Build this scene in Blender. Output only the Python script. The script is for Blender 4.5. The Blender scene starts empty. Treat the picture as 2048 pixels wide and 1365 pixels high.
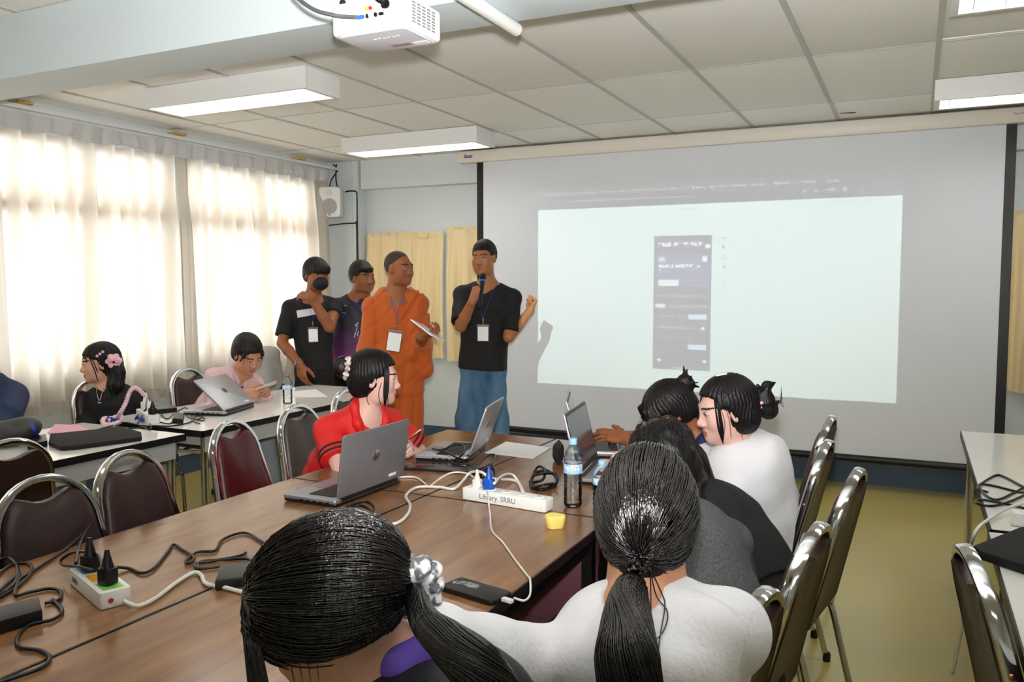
import bpy, bmesh, math, random
import numpy as np
from mathutils import Vector, Matrix, Euler
PI = math.pi
random.seed(7)
SC = bpy.context.scene
COL = SC.collection
# ------------------------------------------------------------------ camera
CAM = Vector((0.0, 0.0, 1.51)); YAW = 0.45219; PITCH = -0.0696; FPX = 1654.8
cd = bpy.data.cameras.new('camera'); cam = bpy.data.objects.new('camera', cd); COL.objects.link(cam)
cam.location = CAM; cam.rotation_euler = (PI / 2 + PITCH, 0, YAW)
cd.sensor_width = 36.0; cd.lens = FPX / 2048 * 36.0; cd.clip_start = 0.05; cd.clip_end = 300
SC.camera = cam
CM = cam.rotation_euler.to_matrix()
# ------------------------------------------------------------------ world, lights, exposure
SC.view_settings.view_transform = 'Standard'; SC.view_settings.look = 'None'
SC.view_settings.gamma = 1.0; SC.view_settings.use_curve_mapping = False
SC.view_settings.exposure = 0.74
SKY = 5.8; FLASH_W = 370.0; PROJ_W = 270.0
wd = bpy.data.worlds.new('sky'); SC.world = wd; wd.use_nodes = True
_bg = wd.node_tree.nodes['Background']; _bg.inputs[0].default_value = (0.97, 0.985, 1.0, 1); _bg.inputs[1].default_value = SKY

def light(kind, name, loc, energy, color=(1, 1, 1), target=None, rot=None, **kw):
    ld = bpy.data.lights.new(name, kind); ld.energy = energy; ld.color = color
    for k, v in kw.items(): setattr(ld, k, v)
    o = bpy.data.objects.new(name, ld); COL.objects.link(o); o.location = loc
    if target is not None:
        o.rotation_euler = (Vector(target) - Vector(loc)).to_track_quat('-Z', 'Y').to_euler()
    elif rot is not None: o.rotation_euler = rot
    return o
# the photographer's flash, on top of the camera and tipped upwards
light('SPOT', 'camera_flash', (-0.02, 0.05, 1.63), FLASH_W, (1.0, 0.985, 0.96), target=(-2.2, 4.6, 3.6), spot_size=math.radians(105), spot_blend=0.9, shadow_soft_size=0.03)
# daylight entering through the window openings (portals only guide the sky's own light)
for _y0, _y1 in ((1.05, 3.05), (3.15, 4.62), (4.72, 6.25)):
    light('AREA', 'window_portal', (-5.30, (_y0 + _y1) / 2, 1.68), 1, target=(0, (_y0 + _y1) / 2, 1.68), shape='RECTANGLE', size=_y1 - _y0, size_y=1.55).data.cycles.is_portal = True

# ------------------------------------------------------------------ geometry helpers
def ray(px, py):
    return CM @ Vector(((px - 1024) / FPX, -(py - 682.5) / FPX, -1.0))
def at_z(px, py, z):
    d = ray(px, py); return CAM + d * ((z - CAM.z) / d.z)
def at_y(px, py, y):
    d = ray(px, py); return CAM + d * (y / d.y)
def at_x(px, py, x):
    d = ray(px, py); return CAM + d * (x / d.x)
def at_d(px, py, dep):
    return CAM + ray(px, py) * dep

def lin(c):
    c = c / 255.0
    return c / 12.92 if c <= 0.04045 else ((c + 0.055) / 1.055) ** 2.4
def rgb(r, g, b): return (lin(r), lin(g), lin(b), 1.0)

class MB:
    """collects simple shapes into one mesh"""
    def __init__(s): s.v = []; s.f = []
    def add(s, vs, fs, M=None):
        n = len(s.v)
        s.v += [tuple(M @ Vector(v)) if M is not None else tuple(v) for v in vs]
        s.f += [tuple(i + n for i in f) for f in fs]
        return s
    def box(s, c, d, M=None, b=0.0):
        x, y, z = d[0] / 2, d[1] / 2, d[2] / 2
        if b <= 0:
            vs = [(c[0] + i * x, c[1] + j * y, c[2] + k * z) for i in (-1, 1) for j in (-1, 1) for k in (-1, 1)]
            return s.add(vs, [(0, 1, 3, 2), (4, 6, 7, 5), (0, 4, 5, 1), (2, 3, 7, 6), (0, 2, 6, 4), (1, 5, 7, 3)], M)
        bm = bmesh.new(); bmesh.ops.create_cube(bm, size=1)
        for v in bm.verts: v.co = Vector((v.co.x * d[0], v.co.y * d[1], v.co.z * d[2])) + Vector(c)
        bmesh.ops.bevel(bm, geom=bm.edges[:], offset=b, segments=2, profile=0.7, affect='EDGES')
        return s.bm(bm, M)
    def bm(s, bm, M=None):
        bm.verts.index_update()
        s.add([v.co.copy() for v in bm.verts], [[v.index for v in f.verts] for f in bm.faces], M); bm.free(); return s
    def prism(s, pts, z0, z1, M=None, b=0.0, seg=2):
        """outline in local XY, extruded along Z"""
        bm = bmesh.new()
        vs = [bm.verts.new((p[0], p[1], z0)) for p in pts]
        f = bm.faces.new(vs)
        r = bmesh.ops.extrude_face_region(bm, geom=[f])
        up = [e for e in r['geom'] if isinstance(e, bmesh.types.BMVert)]
        for v in up: v.co.z = z1
        bmesh.ops.recalc_face_normals(bm, faces=bm.faces[:])
        if b > 0:
            ed = [e for e in bm.edges if abs(e.verts[0].co.z - e.verts[1].co.z) < 1e-7]
            bmesh.ops.bevel(bm, geom=ed, offset=b, segments=seg, profile=0.6, affect='EDGES')
        return s.bm(bm, M)
    def tube(s, pts, r, n=8, M=None, closed=False, caps=True, flat=None):
        """round (or flat: (w,h) with fixed up) tube along points"""
        P = [Vector(p) for p in pts]; m = len(P)
        rs = r if isinstance(r, (list, tuple)) else [r] * m
        T = []
        for i in range(m):
            a = P[(i - 1) % m] if closed or i > 0 else P[i]; c = P[(i + 1) % m] if closed or i < m - 1 else P[i]
            t = c - a; T.append(t.normalized() if t.length > 1e-9 else Vector((0, 0, 1)))
        u = T[0].orthogonal().normalized() if flat is None else None
        vs = []
        for i in range(m):
            if flat is None:
                u = (u - T[i] * u.dot(T[i])); u = u.normalized() if u.length > 1e-6 else T[i].orthogonal().normalized()
                w = T[i].cross(u)
                for k in range(n):
                    a = 2 * PI * k / n; vs.append(P[i] + (u * math.cos(a) + w * math.sin(a)) * rs[i])
            else:
                up = Vector(flat[2]); w = T[i].cross(up).normalized(); up2 = w.cross(T[i]).normalized()
                for k in range(n):
                    a = 2 * PI * (k + 0.5) / n
                    ca, sa = math.cos(a), math.sin(a); e = 0.55
                    vs.append(P[i] + w * (flat[0] * math.copysign(abs(ca) ** e, ca)) + up2 * (flat[1] * math.copysign(abs(sa) ** e, sa)))
        fs = []
        for i in range(m if closed else m - 1):
            j = (i + 1) % m
            for k in range(n):
                fs.append((i * n + k, i * n + (k + 1) % n, j * n + (k + 1) % n, j * n + k))
        if caps and not closed:
            fs.append(tuple(range(n - 1, -1, -1))); fs.append(tuple((m - 1) * n + k for k in range(n)))
        return s.add(vs, fs, M)
    def lathe(s, prof, n=20, M=None, wob=None):
        vs = []; fs = []; m = len(prof)
        for i, (r, z) in enumerate(prof):
            for k in range(n):
                a = 2 * PI * k / n; rr = r * (1 + (wob(a, z) if wob else 0)); vs.append((rr * math.cos(a), rr * math.sin(a), z))
        for i in range(m - 1):
            for k in range(n):
                fs.append((i * n + k, i * n + (k + 1) % n, (i + 1) * n + (k + 1) % n, (i + 1) * n + k))
        fs.append(tuple(range(n - 1, -1, -1))); fs.append(tuple((m - 1) * n + k for k in range(n)))
        return s.add(vs, fs, M)
    def sphere(s, c, r, M=None, n=10):
        bm = bmesh.new(); bmesh.ops.create_uvsphere(bm, u_segments=n, v_segments=max(4, n * 2 // 3), radius=1)
        rr = r if isinstance(r, (tuple, list)) else (r, r, r)
        for v in bm.verts: v.co = Vector((v.co.x * rr[0] + c[0], v.co.y * rr[1] + c[1], v.co.z * rr[2] + c[2]))
        return s.bm(bm, M)
    def build(s, name, m, parent=None, smooth=40, world=False):
        me = bpy.data.meshes.new(name); me.from_pydata(s.v, [], s.f); me.validate()
        return link_mesh(name, me, m, parent, smooth, world)

def link_mesh(name, me, m, parent=None, smooth=40, world=False):
    for x in (m if isinstance(m, (list, tuple)) else [m]): me.materials.append(x)
    if smooth:
        me.polygons.foreach_set('use_smooth', [True] * len(me.polygons))
        if smooth < 180: me.set_sharp_from_angle(angle=math.radians(smooth))
    me.update()
    o = bpy.data.objects.new(name, me); COL.objects.link(o)
    if parent is not None: adopt(o, parent, world)
    return o
def root_matrix(o):
    M = Matrix.LocRotScale(o.location, o.rotation_euler, o.scale)
    if o.parent is not None: M = root_matrix(o.parent) @ o.matrix_parent_inverse @ M
    return M
def adopt(o, parent, world=True):
    o.parent = parent
    if world: o.matrix_parent_inverse = root_matrix(parent).inverted()
    return o
def tag(o, label, cat, group=None):
    o['label'] = label; o['category'] = cat
    if group: o['group'] = group
    return o
def thing(name, label, cat, loc=(0, 0, 0), rz=0.0, group=None):
    o = bpy.data.objects.new(name, None); COL.objects.link(o); o.empty_display_size = 0.1
    o.location = loc; o.rotation_euler = (0, 0, rz)
    return tag(o, label, cat, group)
def struct(o): o['kind'] = 'structure'; return o
def stuff(o): o['kind'] = 'stuff'; return o
def kids(o): return [c for c in list(bpy.data.objects) if c.parent == o]
def dup(root, loc, rz, label, group=None):
    r = root.copy(); COL.objects.link(r); r.location = loc; r.rotation_euler = (0, 0, rz); r['label'] = label
    if group: r['group'] = group
    for ch in kids(root):
        c = ch.copy(); COL.objects.link(c); c.parent = r
        for g in kids(ch):
            d = g.copy(); COL.objects.link(d); d.parent = c
    return r
def smoothpath(pts, n=6):
    """Catmull-Rom through points"""
    P = [Vector(p) for p in pts]; out = []
    for i in range(len(P) - 1):
        a = P[i - 1] if i else P[i] * 2 - P[i + 1]; b, c = P[i], P[i + 1]
        d = P[i + 2] if i + 2 < len(P) else P[i + 1] * 2 - P[i]
        for k in range(n):
            t = k / n
            out.append(0.5 * ((2 * b) + (c - a) * t + (2 * a - 5 * b + 4 * c - d) * t * t + (3 * b - a - 3 * c + d) * t ** 3))
    out.append(P[-1]); return out
def rrect(w, h, r, n=5, cx=0, cy=0):
    o = []
    for sx, sy, a0 in ((1, 1, 0), (-1, 1, 90), (-1, -1, 180), (1, -1, 270)):
        for k in range(n + 1):
            a = math.radians(a0 + 90 * k / n)
            o.append((cx + sx * (w / 2 - r) + r * math.cos(a), cy + sy * (h / 2 - r) + r * math.sin(a)))
    return o
def text_mesh(body, size, depth=0.0004, shear=0.0, M=None, bold=0.0):
    cu = bpy.data.curves.new('text', 'FONT'); cu.body = body; cu.size = size; cu.extrude = depth; cu.shear = shear
    cu.offset = bold; cu.align_x = 'CENTER'; cu.align_y = 'CENTER'; cu.resolution_u = 3
    o = bpy.data.objects.new('text', cu); COL.objects.link(o)
    dg = bpy.context.evaluated_depsgraph_get(); me = bpy.data.meshes.new_from_object(o.evaluated_get(dg))
    bpy.data.objects.remove(o); bpy.data.curves.remove(cu)
    if M is not None: me.transform(M)
    return me
def frame(o, x, y, z):
    """matrix with the given columns"""
    x, y, z = Vector(x), Vector(y), Vector(z)
    return Matrix(((x.x, y.x, z.x, o[0]), (x.y, y.y, z.y, o[1]), (x.z, y.z, z.z, o[2]), (0, 0, 0, 1)))

# ------------------------------------------------------------------ materials
MATS = {}
def mat(name, col, rough=0.5, metal=0.0, spec=0.5, bump=None, var=None, trans=0.0, ior=1.45, emit=None, coat=0.0, sheen=0.0, stretch=None, alpha=None):
    """bump=(scale,strength[,detail]); var=(scale, other colour, contrast)"""
    if name in MATS: return MATS[name]
    m = bpy.data.materials.new(name); m.use_nodes = True; nt = m.node_tree; N = nt.nodes; L = nt.links
    p = N['Principled BSDF']; p.inputs['Base Color'].default_value = col
    p.inputs['Roughness'].default_value = rough; p.inputs['Metallic'].default_value = metal
    p.inputs['Specular IOR Level'].default_value = spec; p.inputs['IOR'].default_value = ior
    p.inputs['Transmission Weight'].default_value = trans; p.inputs['Coat Weight'].default_value = coat
    p.inputs['Sheen Weight'].default_value = sheen
    if alpha is not None: p.inputs['Alpha'].default_value = alpha
    if emit: p.inputs['Emission Color'].default_value = emit[0]; p.inputs['Emission Strength'].default_value = emit[1]
    if bump or var:
        tc = N.new('ShaderNodeTexCoord'); vec = tc.outputs['Object']
        if stretch:
            mp = N.new('ShaderNodeMapping'); mp.inputs['Scale'].default_value = stretch; L.new(vec, mp.inputs[0]); vec = mp.outputs[0]
    if bump:
        n = N.new('ShaderNodeTexNoise'); n.inputs['Scale'].default_value = bump[0]; n.inputs['Detail'].default_value = bump[2] if len(bump) > 2 else 3
        b = N.new('ShaderNodeBump'); b.inputs['Strength'].default_value = bump[1]; b.inputs['Distance'].default_value = 0.01
        L.new(vec, n.inputs['Vector']); L.new(n.outputs[0], b.inputs['Height']); L.new(b.outputs[0], p.inputs['Normal'])
    if var:
        n = N.new('ShaderNodeTexNoise'); n.inputs['Scale'].default_value = var[0]; n.inputs['Detail'].default_value = 4
        r = N.new('ShaderNodeValToRGB'); c = var[2] if len(var) > 2 else 0.15
        r.color_ramp.elements[0].position = 0.5 - c; r.color_ramp.elements[1].position = 0.5 + c
        r.color_ramp.elements[0].color = col; r.color_ramp.elements[1].color = var[1]
        L.new(vec, n.inputs['Vector']); L.new(n.outputs[0], r.inputs[0]); L.new(r.outputs[0], p.inputs['Base Color'])
    MATS[name] = m; return m

def wood_material():
    m = bpy.data.materials.new('brown wood laminate'); m.use_nodes = True; nt = m.node_tree; N = nt.nodes; L = nt.links; p = N['Principled BSDF']
    tc = N.new('ShaderNodeTexCoord'); mp = N.new('ShaderNodeMapping'); mp.inputs['Scale'].default_value = (9, 1.1, 9)
    n = N.new('ShaderNodeTexNoise'); n.inputs['Scale'].default_value = 2.2; n.inputs['Detail'].default_value = 6; n.inputs['Distortion'].default_value = 0.15
    n2 = N.new('ShaderNodeTexNoise'); n2.inputs['Scale'].default_value = 14; n2.inputs['Detail'].default_value = 3
    r = N.new('ShaderNodeValToRGB'); e = r.color_ramp.elements
    e[0].position = 0.25; e[0].color = rgb(112, 76, 48); e[1].position = 0.75; e[1].color = rgb(158, 114, 76)
    mx = N.new('ShaderNodeMix'); mx.data_type = 'RGBA'; mx.blend_type = 'MULTIPLY'; mx.inputs[0].default_value = 0.10
    L.new(tc.outputs['Object'], mp.inputs[0]); L.new(mp.outputs[0], n.inputs['Vector']); L.new(mp.outputs[0], n2.inputs['Vector'])
    L.new(n.outputs[0], r.inputs[0]); L.new(r.outputs[0], mx.inputs[6]); L.new(n2.outputs[0], mx.inputs[7]); L.new(mx.outputs[2], p.inputs['Base Color'])
    p.inputs['Roughness'].default_value = 0.2; p.inputs['Specular IOR Level'].default_value = 0.5
    return m
def cloth_sheer(name, col, tcol, mix=0.5):
    m = bpy.data.materials.new(name); m.use_nodes = True; nt = m.node_tree; N = nt.nodes; L = nt.links
    N.remove(N['Principled BSDF']); out = N['Material Output']
    d = N.new('ShaderNodeBsdfDiffuse'); d.inputs[0].default_value = col
    t = N.new('ShaderNodeBsdfTranslucent'); t.inputs[0].default_value = tcol
    x = N.new('ShaderNodeMixShader'); x.inputs[0].default_value = mix
    L.new(d.outputs[0], x.inputs[1]); L.new(t.outputs[0], x.inputs[2]); L.new(x.outputs[0], out.inputs[0])
    return m
def clear_shell(name, tint=(0.97, 0.98, 0.99, 1), gloss=0.12, rough=0.03):
    m = bpy.data.materials.new(name); m.use_nodes = True; nt = m.node_tree; N = nt.nodes; L = nt.links
    N.remove(N['Principled BSDF']); out = N['Material Output']
    t = N.new('ShaderNodeBsdfTransparent'); t.inputs[0].default_value = tint
    g = N.new('ShaderNodeBsdfGlossy'); g.inputs['Roughness'].default_value = rough
    f = N.new('ShaderNodeFresnel'); f.inputs[0].default_value = 1.45
    a = N.new('ShaderNodeMath'); a.operation = 'ADD'; a.inputs[1].default_value = gloss; a.use_clamp = True
    x = N.new('ShaderNodeMixShader')
    L.new(f.outputs[0], a.inputs[0]); L.new(a.outputs[0], x.inputs[0]); L.new(t.outputs[0], x.inputs[1]); L.new(g.outputs[0], x.inputs[2]); L.new(x.outputs[0], out.inputs[0])
    return m

M_WALL = mat('pale blue wall paint', rgb(214, 222, 224), 0.6, bump=(60, 0.04))
M_BASE = mat('dark blue painted base band', rgb(64, 84, 106), 0.4)
M_CEIL = mat('mineral fibre ceiling tile', rgb(246, 246, 243), 0.9, bump=(160, 0.35, 2), var=(300, rgb(228, 228, 225), 0.12))
M_GRID = mat('grey ceiling grid', rgb(188, 188, 182), 0.6)
M_FLOOR = mat('polished olive floor', rgb(190, 172, 96), 0.25, spec=0.5, var=(1.3, rgb(180, 164, 98), 0.2))
M_BEAM = mat('bluish white beam paint', rgb(206, 217, 222), 0.6)
M_WHITE = mat('white plastic', rgb(236, 236, 234), 0.35)
M_WHITEMET = mat('white enamelled metal', rgb(226, 227, 227), 0.45)
M_BLACK = mat('black plastic', rgb(15, 15, 17), 0.4)
M_BLACKCLOTH = mat('black fabric', rgb(24, 24, 26), 0.85, bump=(400, 0.2))
M_CABLE = mat('black cable', rgb(9, 9, 11), 0.35)
M_WCABLE = mat('white cable', rgb(225, 222, 214), 0.4)
M_CHROME = mat('chrome', rgb(214, 214, 216), 0.12, metal=1.0, bump=(25, 0.03))
M_VINYL = mat('dark brown vinyl', rgb(50, 32, 31), 0.38, bump=(220, 0.12))
M_VINYLGREY = mat('dark grey brown vinyl', rgb(66, 58, 56), 0.38, bump=(220, 0.12))
M_VINYLRED = mat('maroon vinyl', rgb(74, 20, 24), 0.36, bump=(220, 0.12))
M_WOOD = wood_material()
M_EDGE = mat('dark table edging', rgb(34, 24, 24), 0.4)
M_LAM = mat('white laminate', rgb(232, 231, 226), 0.14)
M_SILVER = mat('silver laptop shell', rgb(142, 142, 148), 0.38, metal=0.55)
M_SILVERL = mat('pale silver laptop shell', rgb(176, 176, 180), 0.35, metal=0.5)
M_PAPER = mat('white paper', rgb(240, 240, 242), 0.7)
M_BLUE = mat('royal blue ribbon', rgb(28, 62, 178), 0.5)
M_EMIT = mat('glowing light panel', rgb(255, 255, 250), 0.5, emit=((1.0, 0.98, 0.93, 1), 7.0))
# ------------------------------------------------------------------ room shell
XL, XR, YF, YB, ZC = -5.17, 3.2, 6.69, -3.0, 2.68
struct(MB().box(((XL + XR) / 2, (YF + YB) / 2, -0.05), (XR - XL + 0.3, YF - YB + 0.3, 0.1)).build('floor', M_FLOOR, smooth=0))
struct(MB().box(((XL + XR) / 2, YF + 0.06, 1.35), (XR - XL + 0.3, 0.12, 2.9)).build('wall_front', M_WALL, smooth=0))
struct(MB().box(((XL + XR) / 2, YB - 0.06, 1.35), (XR - XL + 0.3, 0.12, 2.9)).build('wall_back', M_WALL, smooth=0))
struct(MB().box((XR + 0.06, (YF + YB) / 2, 1.35), (0.12, YF - YB, 2.9)).build('wall_right', M_WALL, smooth=0))
OPEN = ((1.05, 3.05), (3.15, 4.62), (4.72, 6.25)); ZS, ZH = 0.88, 2.46
w = MB().box((XL - 0.06, (YF + YB) / 2, ZS / 2), (0.12, YF - YB, ZS)).box((XL - 0.06, (YF + YB) / 2, (ZH + 2.8) / 2), (0.12, YF - YB, 2.8 - ZH))
ys = [YB] + [v for o in OPEN for v in o] + [YF]
for a, b in zip(ys[::2], ys[1::2]): w.box((XL - 0.06, (a + b) / 2, (ZS + ZH) / 2), (0.12, b - a, ZH - ZS))
struct(w.build('wall_left', M_WALL, smooth=0))
M_FRAME = mat('grey aluminium window frame', rgb(150, 146, 138), 0.4, metal=0.4)
M_GLASS = clear_shell('window glass', gloss=0.0)
for i, (a, b) in enumerate(OPEN):
    f = MB(); xm = XL - 0.06; c = (a + b) / 2
    for z, h in ((ZS + 0.025, 0.05), (ZH - 0.025, 0.05), (2.0, 0.09)): f.box((xm, c, z), (0.06, b - a, h))
    for y in (a + 0.025, b - 0.025, c): f.box((xm, y, (ZS + ZH) / 2), (0.055, 0.05, ZH - ZS))
    fo = struct(f.build('window_%d' % (i + 1), M_FRAME, smooth=0))
    for y in ((a + c) / 2, (b + c) / 2):
        for z0, z1 in ((ZS + 0.05, 1.955), (2.045, ZH - 0.05)):
            MB().box((xm, y, (z0 + z1) / 2), (0.006, (b - a) / 2 - 0.05, z1 - z0)).build('pane', M_GLASS, fo, smooth=0)
struct(MB().box((XL - 0.95, 2.6, 2.62), (1.66, 11, 0.12)).build('sky_blocker', mat('tan sky blocker', rgb(214, 186, 150), 0.8), smooth=0))  # unseen tan slab added outside to block sky and warm the curtain tops
struct(MB().box((XL + 0.003, (YF + YB) / 2, 0.075), (0.006, YF - YB, 0.15)).build('baseboard_left', M_BASE, smooth=0))
struct(MB().box(((XL + XR) / 2, YF - 0.003, 0.08), (XR - XL, 0.006, 0.16)).build('baseboard_front', M_BASE, smooth=0))
pil = struct(MB().box((XL + 0.175, YF - 0.07, ZC / 2), (0.35, 0.14, ZC)).box((XL + 0.28, YF - 0.144, ZC / 2), (0.012, 0.012, ZC)).build('trim_1', M_WALL, smooth=0))
struct(MB().box((XL + 0.178, YF - 0.073, 0.08), (0.352, 0.146, 0.16)).build('baseboard_pillar', M_BASE, smooth=0))
struct(MB().box((-0.8, YF - 0.06, 2.55), (8.0, 0.12, 0.28)).build('trim_2', M_WALL, smooth=0))
# the beam across the room
struct(MB().box(((XL + XR) / 2, 2.50, 2.545), (XR - XL, 0.27, 0.27), b=0.004).build('trim_3', M_BEAM))
# ceiling: slab, tiles laid in a grid of metal bars
ceil = struct(MB().box(((XL + XR) / 2, (YF + YB) / 2, ZC + 0.06), (XR - XL + 0.3, YF - YB + 0.3, 0.09)).build('ceiling', M_CEIL, smooth=0))
tb = MB().box((0, 0, 0), (0.578, 1.19, 0.014), b=0.004); tile_me = None
GX = [0.07 + 0.6 * k for k in range(-8, 6)]; GX[0] = -4.73
for ix in range(-9, 5):
    x0 = 0.07 + 0.6 * ix
    if x0 < XL - 0.55: continue
    for iy in range(-2, 4):
        y0 = 3.42 + 1.2 * (iy - 1)
        if ix == 0: y0 -= 0.05
        if y0 < -0.4: continue
        if tile_me is None:
            o = tb.build('tile', M_CEIL, ceil); tile_me = o.data
        else:
            o = bpy.data.objects.new('tile', tile_me); COL.objects.link(o); o.parent = ceil
        o.location = (x0 + 0.3, y0 + 0.6, ZC + 0.009 + random.uniform(-0.0015, 0.0015))
        o.rotation_euler = (random.uniform(-.002, .002), random.uniform(-.003, .003), 0)
        if x0 < XL: o.scale.x = (x0 + 0.6 - XL) / 0.6; o.location.x = (XL + x0 + 0.6) / 2
        if y0 + 1.2 > YF: o.scale.y = (YF - y0) / 1.2; o.location.y = (y0 + YF) / 2
for k in range(-8, 6):
    x = 0.07 + 0.6 * k
    MB().box((x, 3.1, ZC + 0.004), (0.026, 7.2, 0.012)).build('grid_bar', M_GRID, ceil, smooth=0)
for k in range(-2, 4):
    MB().box(((XL + XR) / 2, 3.42 + 1.2 * (k - 1), ZC + 0.006), (XR - XL, 0.011, 0.010)).build('grid_bar', M_GRID, ceil, smooth=0)
MB().add([(-0.50, 6.20, ZC - .001), (-0.42, 6.24, ZC - .001), (-0.40, 6.225, ZC - .001), (-0.50, 6.20, ZC + .002), (-0.42, 6.24, ZC + .002), (-0.40, 6.225, ZC + .002)], [(0, 1, 2), (3, 5, 4), (0, 3, 4, 1), (1, 4, 5, 2), (2, 5, 3, 0)]).build('tear', M_BLACK, ceil, smooth=0)

# ------------------------------------------------------------------ surface mounted fluorescent lights
def ceiling_light(loc, label, first=None):
    if first is not None: return dup(first, loc, 0, label, 'fluorescent ceiling lights')
    t = thing('ceiling_light', label, 'light', loc, 0, 'fluorescent ceiling lights')
    L_, W_, H_ = 1.24, 0.30, 0.12
    h = MB()
    for s in (-1, 1):
        h.box((0, s * (W_ / 2 - 0.012), -H_ / 2), (L_, 0.024, H_), b=0.004).box((s * (L_ / 2 - 0.015), 0, -H_ / 2), (0.03, W_ - 0.03, H_), b=0.004)
    h.box((0, 0, -0.02), (L_ - 0.02, W_ - 0.02, 0.03)); h.build('housing', M_WHITEMET, t)
    MB().box((0, 0, -0.072), (L_ - 0.07, W_ - 0.055, 0.012)).build('light_panel', M_EMIT, t, smooth=0)
    fm = None
    for k in range(11):
        x = -0.54 + 0.108 * k
        if fm is None: o = MB().prism([(-0.011, 0), (0.011, 0), (0.002, 0.030), (-0.002, 0.030)], -0.122, 0.122, Matrix(((1, 0, 0, 0), (0, 0, 1, 0), (0, -1, 0, 0), (0, 0, 0, 1)))).build('louvre_fin', M_WHITEMET, t, smooth=0); fm = o.data
        else: o = bpy.data.objects.new('louvre_fin', fm); COL.objects.link(o); o.parent = t
        o.location = (x, 0, -0.081)
    return t
L0 = ceiling_light((-3.60, 3.74, ZC), 'long white fluorescent box light on the ceiling behind the concrete beam, beside the curtains')
ceiling_light((-3.58, 5.64, ZC), 'long white fluorescent box light on the ceiling near the front wall, beside the screen housing', L0)
ceiling_light((0.69, 5.58, ZC), 'white fluorescent box light with bright louvres directly above the screen housing', L0)
ceiling_light((0.71, 3.62, ZC), 'white fluorescent box light cut by the top corner of the picture', L0)
for x in (-3.6, 0.7):
    for y in (1.2, -1.2): ceiling_light((x, y, ZC), 'fluorescent box light on the ceiling behind the photographer', L0)

# ------------------------------------------------------------------ curtains on the window wall
M_SHEER = cloth_sheer('sheer cream curtain cloth', rgb(222, 216, 207), rgb(234, 226, 213), 0.55)
M_HEAD = mat('grey white curtain header tape', rgb(208, 208, 208), 0.85)
M_CREAM = mat('cream curtain cloth', rgb(238, 216, 170), 0.85, bump=(90, 0.1))
def pleated(name, y0, y1, zt, zb, period, amp, m, parent, xw, seed, flare=1.0, axis='x', nz=16, step=0.011):
    rnd = random.Random(seed); n = int((y1 - y0) / step); ph = [rnd.uniform(-.5, .5) for _ in range(60)]
    vs = []; fs = []
    for j in range(nz + 1):
        t = j / nz; z = zt + (zb - zt) * t
        for i in range(n + 1):
            y = y0 + (y1 - y0) * i / n
            k = (y - y0) / period; kk = int(k)
            a = k * 2 * PI + 0.5 * math.sin(k * 0.9 + seed) * t + ph[kk % 60] * t * 1.1
            s = math.sin(a)
            pin = 1 / (1 + 6 * (0.5 - 0.5 * s)) if t < 0.12 else 0.5 + 0.5 * s      # pinched at the tape, round below
            mixv = min(1, max(0, (t - 0.03) / 0.25)); d = (1 - mixv) * (1 / (1 + 9 * (0.5 - 0.5 * s))) + mixv * (0.5 + 0.5 * s + 0.22 * math.sin(2.3 * a + 1.7 * t))
            zz = z + (0.012 * math.sin(k * 2.1 + seed) if j == nz else 0)
            q = amp * d * (0.75 + 0.5 * t * flare) + 0.01 * math.sin(k * 1.3 + 3 * t)
            vs.append((xw + q, y, zz) if axis == 'x' else (y, xw - q, zz))
    for j in range(nz):
        for i in range(n):
            a = j * (n + 1) + i; fs.append((a, a + 1, a + n + 2, a + n + 1))
    return MB().add(vs, fs).build(name, m, parent, smooth=180)
def curtain(label, y0, y1, seed):
    t = thing('curtain', label, 'curtain', (0, 0, 0), 0, 'sheer curtains on the window wall')
    pleated('drape', y0, y1, 2.475, 0.74, 0.168, 0.115, M_SHEER, t, -5.125, seed)
    pleated('hem_ruffle', y0, y1, 0.76, 0.655, 0.056, 0.03, M_SHEER, t, -5.082, seed + 3, nz=4, step=0.007)
    pleated('header_tape', y0, y1, 2.575, 2.47, 0.168, 0.02, M_HEAD, t, -5.05, seed, nz=3)
curtain('long sheer cream pleated curtain behind the girl in black, over the window', 1.15, 4.60, 2)
curtain('sheer cream pleated curtain next to the room corner and the wall speaker', 4.63, 6.40, 5)
cr = thing('curtain_rail', 'white curtain rail running along the ceiling above the sheer curtains', 'rail')
MB().box((-5.03, 3.8, 2.605), (0.03, 5.4, 0.026), b=0.004).build('track', M_WHITEMET, cr)
for y in (1.9, 3.4, 4.62, 6.0): MB().box((-5.07, y, 2.64), (0.10, 0.10, 0.02)).build('bracket', mat('yellowish wood bracket', rgb(200, 170, 110), 0.6), cr, smooth=0)

def back_curtain(label, x0, x1, zt, zb, seed):
    t = thing('window_curtain', label, 'curtain', (0, 0, 0), 0)
    pleated('drape', x0, x1, zt, zb, 0.17, 0.05, M_CREAM, t, 6.66, seed, axis='y', nz=12)
    pleated('heading', x0, x1, zt + 0.03, zt - 0.02, 0.085, 0.02, M_CREAM, t, 6.665, seed, axis='y', nz=2)
back_curtain('opaque cream curtain on the front wall behind the orange robe', -4.80, -3.93, 1.965, 0.82, 1)
back_curtain('opaque cream curtain on the front wall half hidden by the screen edge', -3.90, -3.2, 2.0, 0.80, 4)
back_curtain('cream curtain on the front wall just past the far side of the screen', 0.50, 2.2, 1.98, 0.76, 8)

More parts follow.
